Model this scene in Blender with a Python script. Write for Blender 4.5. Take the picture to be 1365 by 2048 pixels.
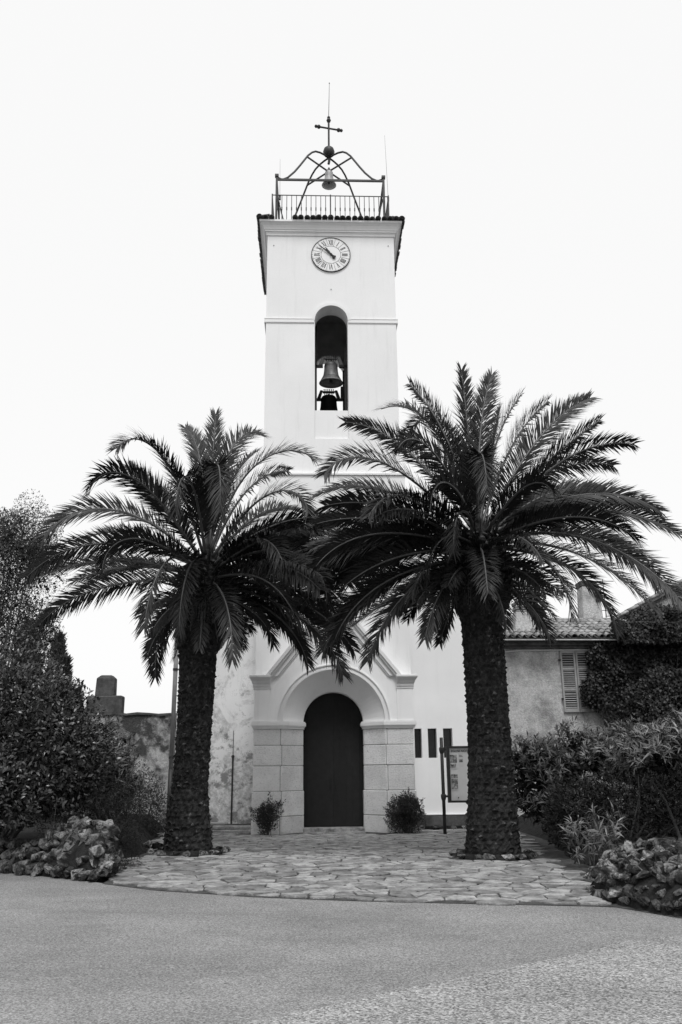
import bpy, bmesh, math, random
import numpy as np
from mathutils import Vector, Matrix, Euler
for o in list(bpy.data.objects): bpy.data.objects.remove(o)
S = bpy.context.scene
COL = S.collection
R = math.radians
PI = math.pi

# ------------------------------------------------------------------ camera, sky, sun, exposure
cam_d = bpy.data.cameras.new('camera'); cam = bpy.data.objects.new('camera', cam_d); COL.objects.link(cam)
cam_d.sensor_fit = 'VERTICAL'; cam_d.sensor_height = 36.0; cam_d.lens = 1716.0/2048.0*36.0
cam_d.clip_start = 0.1; cam_d.clip_end = 3000
cam.matrix_world = Matrix.Translation((-0.61, 0, 1.6)) @ Matrix.Rotation(R(-2.1), 4, 'Z') @ Matrix.Rotation(R(90+16.6), 4, 'X') @ Matrix.Rotation(R(-0.5), 4, 'Z')
S.camera = cam

W = bpy.data.worlds.new('World'); S.world = W; W.use_nodes = True
nt = W.node_tree; nt.nodes.clear()
wo = nt.nodes.new('ShaderNodeOutputWorld'); bg = nt.nodes.new('ShaderNodeBackground')
sk = nt.nodes.new('ShaderNodeTexSky'); sk.sky_type = 'NISHITA'; sk.sun_disc = False
SUN_EL, SUN_AZ = 61, 5            # azimuth from behind the camera, a little to the right
sk.sun_elevation = R(SUN_EL); sk.sun_rotation = R(180+SUN_AZ)
sk.dust_density = 4.0; sk.air_density = 1.0
bw = nt.nodes.new('ShaderNodeRGBToBW')
mx = nt.nodes.new('ShaderNodeMix'); mx.data_type = 'FLOAT'
mx.inputs[0].default_value = 0.82   # cloud cover: an even white layer over the clear sky
mx.inputs[3].default_value = 7.15
nt.links.new(sk.outputs[0], bw.inputs[0]); nt.links.new(bw.outputs[0], mx.inputs[2])
nt.links.new(mx.outputs[0], bg.inputs[0]); bg.inputs[1].default_value = 0.1
nt.links.new(bg.outputs[0], wo.inputs[0])

sd = bpy.data.lights.new('sun', 'SUN'); sd.energy = 1.5; sd.angle = R(18); sd.color = (1, 1, 1)
sun = bpy.data.objects.new('sun', sd); COL.objects.link(sun)
el, az = R(SUN_EL), R(SUN_AZ)
sdir = Vector((math.sin(az)*math.cos(el), -math.cos(az)*math.cos(el), math.sin(el)))
sun.rotation_euler = sdir.to_track_quat('Z', 'Y').to_euler(); sun.location = sdir*60
S.view_settings.view_transform = 'Standard'; S.view_settings.look = 'None'
S.view_settings.exposure = 0.63; S.view_settings.gamma = 1.0
S.view_settings.use_curve_mapping = False

# ------------------------------------------------------------------ materials (black-and-white place: grey values only)
def g3(v): return (v, v, v, 1)
class NT:
    def __init__(s, name):
        s.m = bpy.data.materials.new(name); s.m.use_nodes = True; s.t = s.m.node_tree
        s.p = s.t.nodes['Principled BSDF']; s.pos = s.t.nodes.new('ShaderNodeNewGeometry').outputs['Position']
    def L(s, a, b): s.t.links.new(a, b)
    def noise(s, scale, detail=5, rough=.6, sc=None, dist=0.0):
        n = s.t.nodes.new('ShaderNodeTexNoise'); n.inputs['Scale'].default_value = scale
        n.inputs['Detail'].default_value = detail; n.inputs['Roughness'].default_value = rough
        n.inputs['Distortion'].default_value = dist
        src = s.pos
        if sc:
            mp = s.t.nodes.new('ShaderNodeMapping'); mp.inputs['Scale'].default_value = sc; s.L(s.pos, mp.inputs[0]); src = mp.outputs[0]
        s.L(src, n.inputs['Vector']); return n.outputs['Fac']
    def voro(s, scale, feature='F1', out='Distance', sc=None):
        n = s.t.nodes.new('ShaderNodeTexVoronoi'); n.inputs['Scale'].default_value = scale; n.feature = feature
        src = s.pos
        if sc:
            mp = s.t.nodes.new('ShaderNodeMapping'); mp.inputs['Scale'].default_value = sc; s.L(s.pos, mp.inputs[0]); src = mp.outputs[0]
        s.L(src, n.inputs['Vector']); return n.outputs[out]
    def ramp(s, f, a, b, va=0.0, vb=1.0):
        n = s.t.nodes.new('ShaderNodeMapRange'); n.clamp = True
        for i, v in enumerate((a, b, va, vb)): n.inputs[i+1].default_value = v
        s.L(f, n.inputs[0]); return n.outputs[0]
    def math(s, op, a, b):
        n = s.t.nodes.new('ShaderNodeMath'); n.operation = op
        for i, v in enumerate((a, b)):
            if isinstance(v, (int, float)): n.inputs[i].default_value = v
            else: s.L(v, n.inputs[i])
        return n.outputs[0]
    def mix(s, f, a, b):
        n = s.t.nodes.new('ShaderNodeMix'); n.data_type = 'FLOAT'
        for i, v in ((0, f), (2, a), (3, b)):
            if isinstance(v, (int, float)): n.inputs[i].default_value = v
            else: s.L(v, n.inputs[i])
        return n.outputs[0]
    def axis(s, k):
        n = s.t.nodes.new('ShaderNodeSeparateXYZ'); s.L(s.pos, n.inputs[0]); return n.outputs[k]
    def rand(s): return s.t.nodes.new('ShaderNodeObjectInfo').outputs['Random']
    def done(s, col, rough=.8, bump=None, bs=.3, bd=.01, spec=.5):
        if isinstance(col, (int, float)): s.p.inputs['Base Color'].default_value = g3(col)
        else: s.L(col, s.p.inputs['Base Color'])
        if isinstance(rough, (int, float)): s.p.inputs['Roughness'].default_value = rough
        else: s.L(rough, s.p.inputs['Roughness'])
        s.p.inputs['Specular IOR Level'].default_value = spec
        if bump is not None:
            b = s.t.nodes.new('ShaderNodeBump'); b.inputs['Strength'].default_value = bs; b.inputs['Distance'].default_value = bd
            s.L(bump, b.inputs['Height']); s.L(b.outputs[0], s.p.inputs['Normal'])
        return s.m

def m_plaster(name, base, stain=.25, seed=1.0, worn=None):
    t = NT(name)
    c = t.mix(t.ramp(t.noise(.5*seed, 6), .35, .7), base, base*.93)
    c = t.mix(t.ramp(t.noise(2.2, 8, .65, (2.2, 2.2, .22)), .53, .78, 0, stain), c, base*.55)      # rain streaks
    c = t.mix(t.ramp(t.noise(90, 2), .3, .7), t.math('MULTIPLY', c, .955), t.math('MULTIPLY', c, 1.03))
    h = t.noise(45, 6, .7)
    if worn:
        z0, z1, amt = worn                                   # flaking below a height
        zf = t.ramp(t.axis(2), z0, z1, 0, 1)
        n1 = t.noise(1.1*seed, 9, .68, None, .6)
        k = t.ramp(t.math('ADD', n1, t.math('MULTIPLY', zf, -.24)), .40, .48)
        k = t.math('MULTIPLY', k, amt)
        c = t.mix(k, c, t.mix(t.ramp(t.noise(7, 9, .75), .35, .62), base*.42, base*.95))
        n2 = t.noise(2.7, 10, .72)
        k2 = t.ramp(t.math('ADD', n2, t.math('MULTIPLY', zf, -.18)), .49, .57)
        c = t.mix(t.math('MULTIPLY', k2, amt), c, base*.28)
        n3 = t.noise(1.7, 4, .6, None, 1.5)                      # meandering cracks
        cr2 = t.ramp(t.math('ABSOLUTE', t.math('SUBTRACT', n3, .5), 0), .004, .009, 1, 0)
        cr2 = t.math('MULTIPLY', cr2, t.ramp(t.noise(.9, 3), .5, .6))
        c = t.mix(t.math('MULTIPLY', cr2, amt*.7), c, base*.3)
        h = t.math('ADD', h, t.math('MULTIPLY', k, -1.2))
    return t.done(c, .9, h, .35, .012, .2)

def m_mottle(name, lo, hi, sc=4, detail=8, a=.35, b=.65, rough=.85, bsc=20, bs=.5, bd=.02, rnd=0, fine=0, spec=.3):
    t = NT(name)
    c = t.mix(t.ramp(t.noise(sc, detail, .65), a, b), lo, hi)
    if fine: c = t.math('MULTIPLY', c, t.ramp(t.noise(fine, 3, .6), .3, .7, .78, 1.2))
    if rnd: c = t.math('MULTIPLY', c, t.ramp(t.rand(), 0, 1, 1-rnd, 1+rnd))
    return t.done(c, rough, t.noise(bsc, 7, .7), bs, bd, spec)

MT = {}
MT['tower'] = m_plaster('tower_plaster', .80, .24)
MT['trim'] = m_plaster('trim_plaster', .80, .3, 1.7)
MT['porch'] = m_plaster('porch_plaster', .90, .18, 1.3)
MT['nave_l'] = m_plaster('nave_plaster_worn', .80, .6, 1.0, (1.9, 5.2, .95))
MT['nave_r'] = m_plaster('nave_plaster', .82, .1, 1.5)
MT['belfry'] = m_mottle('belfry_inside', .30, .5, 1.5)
def m_block():
    t = NT('rough_stone_block')
    c = t.mix(t.ramp(t.noise(2.5, 8, .65), .3, .65), .74, .90)
    pit = t.noise(20, 7, .8, (1, 1, 1.6))
    c = t.mix(t.ramp(pit, .54, .66), c, .42)  # relief shading of the dirty pits is put into the colour
    c = t.mix(t.ramp(t.noise(4.0, 9, .75, (1, 1, .6)), .64, .70, 0, .7), c, .14)
    c = t.math('MULTIPLY', c, t.ramp(t.rand(), 0, 1, .92, 1.08))
    return t.done(c, .9, pit, 1.0, .05, .2)
MT['block'] = m_block()
MT['mortar'] = m_mottle('mortar', .14, .26, 9)
MT['flag'] = m_mottle('flagstone', .12, .36, 4.2, 11, .36, .62, .75, 26, 1.0, .04, .40, 26, .4)
MT['flagfar'] = m_mottle('flagstone_far', .12, .44, 4.0, 8, .36, .64, .75, 26, .9, .03, 0, 30, .4)
MT['grout'] = m_mottle('paving_joint', .02, .08, 7)
MT['soil'] = m_mottle('soil', .012, .04, 5, 9, .3, .7, .95, 14, 1.0, .06, 0, 40, .1)
MT['rock'] = None
MT['wall'] = m_mottle('stained_wall', .07, .46, 1.3, 12, .45, .57, .95, 18, .9, .04, 0, 11, .15)
MT['tomb'] = m_mottle('weathered_stone_and_shade', .05, .16, 3.2, 9, .35, .7, .95, 22, .7, .02, 0, 0, .15)  # real dark stone, and eaves shadow given as colour
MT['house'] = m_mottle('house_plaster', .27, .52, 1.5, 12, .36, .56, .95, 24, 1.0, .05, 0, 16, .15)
MT['tile'] = m_mottle('roof_tile', .13, .36, 6, 7, .3, .7, .85, 30, .4, .01, .35, 0, .3)
MT['tileshade'] = m_mottle('tower_tile_shaded', .05, .13, 6, 7, .3, .7, .85, 30, .4, .01, .3, 0, .3)  # darker copy of the tile colour, with the underside shade painted in
MT['iron'] = m_mottle('painted_iron', .018, .035, 8, 5, .3, .7, .55, 60, .3, .004, 0, 0, .4)
MT['bronze'] = m_mottle('old_bronze', .06, .22, 5, 7, .35, .7, .5, 25, .4, .008, 0, 0, .5)
MT['palebell'] = m_mottle('pale_bell', .22, .36, 5, 5, .35, .7, .5, 25, .3, .006, 0, 0, .5)
MT['yoke'] = m_mottle('grey_yoke', .16, .26, 5)
MT['dial'] = m_mottle('dial_white', .76, .80, 3)
MT['black'] = m_mottle('black_paint', .012, .02, 6, 4, .3, .7, .6, 40, .2, .003)
MT['door'] = m_mottle('door_wood_in_shade', .008, .014, 6, 6, .3, .7, .7, 40, .4, .006, .2)  # darkness of the doorway is put into the near-black wood colour
MT['glass'] = NT('dark_glass').done(.012, .25, None)
MT['shutter'] = m_mottle('weathered_shutter', .22, .33, 9, 6, .3, .7, .8, 40, .4, .006, .12)
MT['wood'] = m_mottle('weathered_plank', .30, .46, 7, 6, .3, .7, .8, 40, .4, .006, .1)
MT['pipe'] = m_mottle('zinc_pipe', .19, .28, 4, 5, .3, .7, .6, 30, .2, .004)
MT['cable'] = m_mottle('pale_cable', .5, .6, 4)
MT['board'] = m_mottle('notice_paper', .66, .72, 2)
MT['poster'] = m_mottle('poster_paper', .62, .7, 3)
MT['photo'] = m_mottle('poster_print', .05, .5, 16, 5, .38, .62, .6, 40, 0, .001)
MT['trunk'] = m_mottle('palm_trunk', .018, .055, 9, 8, .40, .74, .95, 40, .9, .03, 0, 18, .1)
MT['scar'] = m_mottle('palm_leaf_scar', .018, .17, 9, 8, .50, .76, .95, 30, .6, .02, 0, 18, .1)
MT['bark'] = m_mottle('bark', .03, .07, 12)
MT['fruit'] = NT('palm_fruit').done(.03, .6)
def m_leaf(name, lo, hi, rough, spec=.5, trans=0.0):
    t = NT(name)
    c = t.mix(t.ramp(t.noise(3.0, 3), .3, .7), lo, hi)
    c = t.math('MULTIPLY', c, t.ramp(t.noise(22, 2), .3, .7, .75, 1.3))
    m = t.done(c, rough, None, spec=spec)
    if trans:
        tr = t.t.nodes.new('ShaderNodeBsdfTranslucent'); t.L(c, tr.inputs[0])
        ms = t.t.nodes.new('ShaderNodeMixShader'); ms.inputs[0].default_value = trans
        t.L(t.p.outputs[0], ms.inputs[1]); t.L(tr.outputs[0], ms.inputs[2])
        t.L(ms.outputs[0], t.t.nodes['Material Output'].inputs[0])
    return m
MT['frond'] = m_leaf('palm_leaflet', .013, .026, .5, .25)
MT['rachis'] = NT('palm_rachis').done(.075, .5)
MT['laurel'] = m_leaf('glossy_leaf', .024, .05, .36, .6)
MT['olean'] = m_leaf('oleander_leaf', .075, .16, .42, .5)
MT['juni'] = m_leaf('dark_needle_and_shade', .010, .018, .7, .2)  # own dark needles, also inner shrub shade given as leaf colour
MT['ivy'] = m_leaf('ivy_leaf', .008, .022, .5, .3)
MT['fine'] = m_leaf('small_tree_leaf', .05, .10, .5, .4, .3)
MT['conif'] = m_leaf('conifer_leaf', .03, .055, .7, .2)
MT['bush'] = m_leaf('box_bush_leaf', .02, .042, .5, .35)
def m_rock():
    t = NT('limestone_rock')
    c = t.mix(t.ramp(t.noise(4.0, 10, .72, None, .5), .44, .58), .05, .38)
    c = t.mix(t.ramp(t.noise(9, 9, .75, None, .8), .50, .58), c, .018)      # moss and lichen
    c = t.math('MULTIPLY', c, t.ramp(t.noise(45, 4, .7), .3, .7, .6, 1.35))
    c = t.math('MULTIPLY', c, t.ramp(t.rand(), 0, 1, .22, 1.5))
    return t.done(c, .9, t.noise(20, 9, .78), 1.0, .08, .2)
MT['rock'] = m_rock()
def m_asphalt(name, base, fs, contrast):
    t = NT(name)
    c = t.mix(t.ramp(t.noise(.55, 6, .6), .33, .68), base*.80, base*1.16)
    c = t.mix(t.ramp(t.noise(1.3, 7, .65, (.35, 1.3, 1), .6), .52, .68, 0, .55), c, base*.66)
    sp = t.voro(fs, 'F1', 'Color'); sx = t.t.nodes.new('ShaderNodeSeparateColor'); t.L(sp, sx.inputs[0])
    k = t.ramp(sx.outputs[0], 0, 1, 1-contrast, 1+contrast)
    c = t.math('MULTIPLY', c, k)
    c = t.math('MULTIPLY', c, t.ramp(t.noise(fs*.5, 3), .3, .7, 1-contrast*.6, 1+contrast*.6))
    c = t.mix(t.ramp(t.noise(9, 2), .73, .76), c, .05)          # odd dark specks
    h = t.voro(fs, 'F1', 'Distance')
    return t.done(c, .85, h, .6, .006, .3)
MT['road'] = m_asphalt('asphalt_fine', .20, 85, .5)
MT['road2'] = m_asphalt('asphalt_coarse', .232, 70, .66)

# ------------------------------------------------------------------ mesh helpers
def wm(o):
    return o.matrix_basis if o.parent is None else wm(o.parent) @ o.matrix_parent_inverse @ o.matrix_basis
def link(o, parent=None):
    COL.objects.link(o)
    if parent is not None:
        o.parent = parent; o.matrix_parent_inverse = wm(parent).inverted()
    return o
def tag(o, label=None, cat=None, group=None, kind=None):
    if label: o['label'] = label
    if cat: o['category'] = cat
    if group: o['group'] = group
    if kind: o['kind'] = kind
    return o
def thing(name, label, cat, loc=(0, 0, 0), group=None):
    o = bpy.data.objects.new(name, None); o.location = loc; o.empty_display_size = .2; COL.objects.link(o)
    return tag(o, label, cat, group)
class MB:
    def __init__(s): s.v = []; s.f = []
    def add(s, vs, fs):
        n = len(s.v); s.v += [tuple(v) for v in vs]; s.f += [tuple(i+n for i in f) for f in fs]; return s
    def box(s, x0, x1, y0, y1, z0, z1, M=None):
        vs = [(x, y, z) for z in (z0, z1) for y in (y0, y1) for x in (x0, x1)]
        if M is not None: vs = [M @ Vector(v) for v in vs]
        return s.add(vs, [(0, 2, 3, 1), (4, 5, 7, 6), (0, 1, 5, 4), (2, 6, 7, 3), (0, 4, 6, 2), (1, 3, 7, 5)])
    def tube(s, path, r, n=6, cap=True):
        P = [Vector(p) for p in path]; vs = []; fs = []
        rr = r if isinstance(r, (list, tuple)) else [r]*len(P)
        up = None
        for i, p in enumerate(P):
            d = (P[min(i+1, len(P)-1)]-P[max(i-1, 0)]).normalized()
            if up is None: up = d.orthogonal().normalized()
            up = (up-d*up.dot(d)).normalized(); w = d.cross(up)
            vs += [p+(up*math.cos(2*PI*k/n)+w*math.sin(2*PI*k/n))*rr[i] for k in range(n)]
        for i in range(len(P)-1):
            for k in range(n): fs.append((i*n+k, i*n+(k+1) % n, (i+1)*n+(k+1) % n, (i+1)*n+k))
        if cap: fs += [tuple(range(n))[::-1], tuple(range((len(P)-1)*n, len(P)*n))]
        return s.add(vs, fs)
    def lathe(s, prof, c=(0, 0, 0), n=24):
        vs = []; fs = []
        for r, z in prof: vs += [(c[0]+r*math.cos(2*PI*k/n), c[1]+r*math.sin(2*PI*k/n), c[2]+z) for k in range(n)]
        for i in range(len(prof)-1):
            for k in range(n): fs.append((i*n+k, i*n+(k+1) % n, (i+1)*n+(k+1) % n, (i+1)*n+k))
        fs += [tuple(range(n))[::-1], tuple(range((len(prof)-1)*n, len(prof)*n))]
        return s.add(vs, fs)
    def prism(s, poly, a, b, ax='y'):
        def q(p, t): return (p[0], t, p[1]) if ax == 'y' else ((p[0], p[1], t) if ax == 'z' else (t, p[0], p[1]))
        n = len(poly); vs = [q(p, a) for p in poly]+[q(p, b) for p in poly]
        return s.add(vs, [tuple(range(n)), tuple(range(2*n-1, n-1, -1))]+[(k, k+n, (k+1) % n+n, (k+1) % n) for k in range(n)])
    def columns(s, xs, lo, hi, y0, y1):
        """wall in the xz plane made of columns between lo(x) and hi(x), with thickness"""
        n = len(xs); vs = []
        for y in (y0, y1):
            vs += [(x, y, lo(x)) for x in xs]+[(x, y, hi(x)) for x in xs]
        fs = []
        for i in range(n-1):
            fs.append((i, i+1, n+i+1, n+i)); fs.append((2*n+i+1, 2*n+i, 3*n+i, 3*n+i+1))
            fs.append((n+i, n+i+1, 3*n+i+1, 3*n+i)); fs.append((i+1, i, 2*n+i, 2*n+i+1))
        fs += [(0, n, 3*n, 2*n), (n-1, 2*n+n-1, 3*n+n-1, n+n-1)]
        return s.add(vs, fs)
    def ring(s, cx, zc, r0, r1, y0, y1, n=28, a0=0, a1=PI):
        vs = []; fs = []
        for i in range(n+1):
            a = a0+(a1-a0)*i/n; c, d = math.cos(a), math.sin(a)
            vs += [(cx+r0*c, y0, zc+r0*d), (cx+r1*c, y0, zc+r1*d), (cx+r1*c, y1, zc+r1*d), (cx+r0*c, y1, zc+r0*d)]
        for i in range(n):
            for k in range(4): fs.append((4*i+k, 4*i+(k+1) % 4, 4*i+4+(k+1) % 4, 4*i+4+k))
        if abs(a1-a0) < 2*PI-.01: fs += [(0, 1, 2, 3), (4*n+3, 4*n+2, 4*n+1, 4*n)]
        return s.add(vs, fs)
    def mesh(s, name, smooth=False, bevel=0):
        me = bpy.data.meshes.new(name); me.from_pydata(s.v, [], s.f)
        bm = bmesh.new(); bm.from_mesh(me)
        if bevel: bmesh.ops.bevel(bm, geom=bm.edges[:]+bm.verts[:], offset=bevel, segments=1, affect='EDGES')
        bmesh.ops.recalc_face_normals(bm, faces=bm.faces); bm.to_mesh(me); bm.free()
        if smooth:
            for p in me.polygons: p.use_smooth = True
        return me
    def build(s, name, mat, parent=None, smooth=False, bevel=0, **k):
        me = s.mesh(name, smooth, bevel); me.materials.append(MT[mat])
        o = bpy.data.objects.new(name, me); link(o, parent); tag(o, **k); return o
def inst(name, me, M, parent):
    o = bpy.data.objects.new(name, me); o.matrix_basis = M
    return link(o, parent)
def TRS(loc, rot=(0, 0, 0), sc=(1, 1, 1)):
    if isinstance(sc, (int, float)): sc = (sc,)*3
    return Matrix.LocRotScale(Vector(loc), Euler(rot), Vector(sc))
def arange(a, b, n): return [a+(b-a)*i/(n-1) for i in range(n)]

# ------------------------------------------------------------------ ground, road, paving
MB().add([(-600, -300, -.06), (600, -300, -.06), (600, 900, -.06), (-600, 900, -.06)], [(0, 1, 2, 3)]).build('ground', 'soil', kind='structure')
EDGE = [(-9.0, 17.2), (-7.2, 16.2), (-5.6, 15.2), (-4.6, 14.45), (-3.69, 13.7), (-2.74, 12.86), (-1.39, 12.11), (-.12, 11.64), (1.09, 11.32), (2.24, 11.05), (2.97, 10.87), (3.45, 9.95), (4.2, 9.0), (6, 7.8), (10, 6.6)]
def edge_y(x):
    for (a, b), (c, d) in zip(EDGE, EDGE[1:]):
        if a <= x <= c: return b+(d-b)*(x-a)/(c-a)
    return 17.2 if x < 0 else 6.6
rd = MB(); xs = arange(-9, 10, 60)
for a, b in zip(xs, xs[1:]):
    rd.add([(a, -20, 0), (b, -20, 0), (b, edge_y(b)+.12, 0), (a, edge_y(a)+.12, 0)], [(0, 1, 2, 3)])
rd.add([(-60, -20, 0), (-9, -20, 0), (-9, 17.32, 0), (-60, 26, 0)], [(0, 1, 2, 3)])
rd.add([(10, -20, 0), (60, -20, 0), (60, 5, 0), (10, 6.72, 0)], [(0, 1, 2, 3)])
road = rd.build('road', 'road', kind='structure')
PATCH = [(-1.9, 5.2), (-1.07, 6.33), (-.54, 6.66), (.1, 7.17), (.94, 7.75), (1.61, 8.2), (2.38, 8.86), (3.02, 9.06), (4.2, 8.75), (6, 7.6), (9.5, 6.4), (9.5, -18), (-6, -18), (-6, 0), (-3, 4)]
rnd = random.Random(3); pp = []
for (a, b), (c, d) in zip(PATCH, PATCH[1:8]):
    for k in range(6):
        t = k/6; pp.append((a+(c-a)*t, b+(d-b)*t+rnd.uniform(-.025, .025)))
pp += PATCH[7:]
MB().prism(pp, -.01, .009, 'z').build('old_road_surface', 'road2', kind='structure')

RIGHT = [(10.87, 2.97), (11.8, 3.05), (13.4, 3.5), (14.7, 3.62), (16.2, 3.64), (17.6, 3.9), (20, 4.3), (24.3, 4.6)]
LEFT = [(13.7, -3.69), (15.5, -3.8), (17.15, -3.94), (18.6, -3.84), (21, -4.2), (24.3, -4.5)]
def interp(T, y):
    if y <= T[0][0]: return T[0][1]
    for (a, b), (c, d) in zip(T, T[1:]):
        if y <= c: return b+(d-b)*(y-a)/(c-a)
    return T[-1][1]
pb = MB()
for a, b in zip(arange(-4.6, 4.7, 50), arange(-4.6, 4.7, 50)[1:]):
    ea, eb = edge_y(a)+.03, edge_y(b)+.03
    if a < -3.69: ea = max(ea, 14.5); eb = max(eb, 14.5)
    pb.add([(a, ea, .006), (b, eb, .006), (b, 24.4, .006), (a, 24.4, .006)], [(0, 1, 2, 3)])
paving = pb.build('pavement', 'grout', kind='structure')
PALM_L, PALM_R = (-2.98, 18.2), (2.78, 16.8)
def clip(poly, p, n):
    out = []
    for i in range(len(poly)):
        a, b = poly[i], poly[(i+1) % len(poly)]
        da = (a[0]-p[0])*n[0]+(a[1]-p[1])*n[1]; db = (b[0]-p[0])*n[0]+(b[1]-p[1])*n[1]
        if da <= 0: out.append(a)
        if (da < 0 < db) or (db < 0 < da):
            t = da/(da-db); out.append((a[0]+(b[0]-a[0])*t, a[1]+(b[1]-a[1])*t))
    return out
def flagstones():
    rn = random.Random(11); st = .31; pts = []; grid = {}
    for j in range(0, 49):
        for i in range(-17, 18):
            x = i*st+(st*.5 if j % 2 else 0)+rn.uniform(-.155, .155); y = 10.6+j*st*.92+rn.uniform(-.155, .155)
            if rn.random() < .2: continue                 # leaves room for a larger neighbour
            grid[(i, j)] = (x, y); pts.append((i, j, x, y))
    cells = []
    for i, j, x, y in pts:
        if x < interp(LEFT, y)+.05 or x > interp(RIGHT, y)-.05 or y > 24.05: continue
        if y < edge_y(x)+.02: continue
        if abs(x) < 2.25 and y > 22.85: continue
        if math.hypot(x-PALM_L[0], y-PALM_L[1]) < .78 or math.hypot(x-PALM_R[0], y-PALM_R[1]) < .78: continue
        poly = [(x-.7, y-.7), (x+.7, y-.7), (x+.7, y+.7), (x-.7, y+.7)]
        for dj in range(-3, 4):
            for di in range(-3, 4):
                q = grid.get((i+di, j+dj))
                if q is None or (di == 0 and dj == 0): continue
                poly = clip(poly, ((x+q[0])/2, (y+q[1])/2), (q[0]-x, q[1]-y))
        sl = (edge_y(x+.3)-edge_y(x-.3))/.6
        poly = clip(poly, (x, edge_y(x)+rn.uniform(-.05, .10)), (sl, -1))
        if abs(x) < 2.3: poly = clip(poly, (0, 22.98), (0, 1))
        poly = clip(poly, (0, 24.16), (0, 1))
        if len(poly) < 3: continue
        ar = abs(sum(poly[k][0]*poly[(k+1) % len(poly)][1]-poly[(k+1) % len(poly)][0]*poly[k][1] for k in range(len(poly))))/2
        if ar < .018: continue
        cells.append((ar/(y*y*y), poly, x, y))
    cells.sort(key=lambda c: -c[0])
    far = MB()
    for n, (w, poly, x, y) in enumerate(cells):
        # ragged, rounded outline
        q = []
        cx = sum(p[0] for p in poly)/len(poly); cy = sum(p[1] for p in poly)/len(poly)
        for k, p in enumerate(poly):
            p2 = poly[(k+1) % len(poly)]
            if math.hypot(p2[0]-p[0], p2[1]-p[1]) < .05: continue
            for t in (.07, .36, .66, .93):
                ex, ey = p[0]+(p2[0]-p[0])*t, p[1]+(p2[1]-p[1])*t
                d = math.hypot(ex-cx, ey-cy) or 1; s = .007+rn.uniform(-.005, .022)
                q.append((ex-(ex-cx)/d*s, ey-(ey-cy)/d*s))
        m = len(q)
        if m < 5: continue
        zt = .024+rn.uniform(-.006, .008); tx, ty = rn.uniform(-.012, .012), rn.uniform(-.012, .012)
        def zz(a, b): return zt+(a-cx)*tx+(b-cy)*ty
        vs = [(a, b, .004) for a, b in q]+[(a, b, zz(a, b)-.005) for a, b in q]
        vs += [(cx+(a-cx)*.978, cy+(b-cy)*.978, zz(a, b)) for a, b in q]
        fs = [(k, (k+1) % m, m+(k+1) % m, m+k) for k in range(m)]+[(m+k, m+(k+1) % m, 2*m+(k+1) % m, 2*m+k) for k in range(m)]+[tuple(range(2*m, 3*m))]
        if n < 300: MB().add(vs, fs).build('paving_stone', 'flag', paving)
        else: far.add(vs, fs)
    if far.v: far.build('far_paving_stones', 'flagfar', paving, kind='stuff')
flagstones()

# garden beds either side: uneven soil
def bed(name, xr, yr, hf, nx=28, ny=36, seed=1):
    rn = random.Random(seed); m = MB(); X = arange(*xr, nx); Y = arange(*yr, ny)
    vs = [(x, y, hf(x, y)+rn.uniform(-.02, .02)) for y in Y for x in X]
    m.add(vs, [(j*nx+i, j*nx+i+1, (j+1)*nx+i+1, (j+1)*nx+i) for j in range(ny-1) for i in range(nx-1)])
    return m.build(name, 'soil', smooth=True, kind='structure')
def ss(a, b, t): t = max(0, min(1, (t-a)/(b-a))); return t*t*(3-2*t)
def hl(x, y): return -.05+.48*ss(0, .9, y-edge_y(x)-.25)*ss(0, .5, interp(LEFT, y)-x-(.05 if y < 17 else .0))
def hr(x, y): return -.05+.42*ss(0, 1.2, x-interp(RIGHT, y)-.1)*ss(0, .8, y-edge_y(x)-.25)
bed('garden_bed_left', (-14, -3.3), (13.4, 26), hl, 44, 44)
bed('garden_bed_right', (3.0, 14), (8.5, 26), hr, 44, 60)

# ------------------------------------------------------------------ church tower
TF, TBK = 23.3, 27.3          # front and back faces
tower = thing('church_tower', 'tall white plastered bell tower with clock and open belfry arch behind the palms', 'tower', (0, 25.3, 0))
HW = 1.98
def arch_xs(hw, W_, n=22):
    a = [-W_] + [hw*-math.cos(PI*k/n) for k in range(n+1)] + [W_]
    return a
def arch_wall(m, W_, z0, z1, hw, zo, zs, y0, y1):
    """wall with one round-headed opening: sill zo, spring zs"""
    xs = [hw*-math.cos(PI*k/24) for k in range(25)]
    m.columns([-W_, -hw], lambda x: z0, lambda x: z1, y0, y1)
    m.columns([hw, W_], lambda x: z0, lambda x: z1, y0, y1)
    m.columns(xs, lambda x: zs+math.sqrt(max(0, hw*hw-x*x)), lambda x: z1, y0, y1)
    if zo > z0: m.columns([-hw, hw], lambda x: z0, lambda x: zo, y0, y1)
lw = MB()
arch_wall(lw, 2.09, 0, 9.65, 1.45, 0, 2.72, TF, TF+.55)
lw.box(-2.09, -1.5, TF+.55, TBK, 0, 9.65); lw.box(1.5, 2.09, TF+.55, TBK, 0, 9.65); lw.box(-1.5, 1.5, TBK-.5, TBK-.003, 0, 9.65)
lw.build('lower_wall', 'tower', tower)
MB().box(-2.13, 2.13, TF-.045, TBK+.04, 9.65, 9.72).build('offset_ledge', 'trim', tower, bevel=.008)
uw = MB()
arch_wall(uw, HW, 9.72, 17.9, .5, 10.80, 14.65, TF+.06, TF+.62)
uw.build('front_wall', 'tower', tower)
MB().box(-.497, .497, TF+.11, TF+.55, 10.80, 11.71).build('opening_apron', 'tower', tower)
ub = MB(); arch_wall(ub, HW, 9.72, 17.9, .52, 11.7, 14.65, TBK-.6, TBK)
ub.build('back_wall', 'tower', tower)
for a, b in ((-HW, -HW+.55), (HW-.55, HW)): MB().box(a, b, TF+.62, TBK-.6, 9.72, 17.9).build('side_wall', 'tower', tower)
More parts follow.
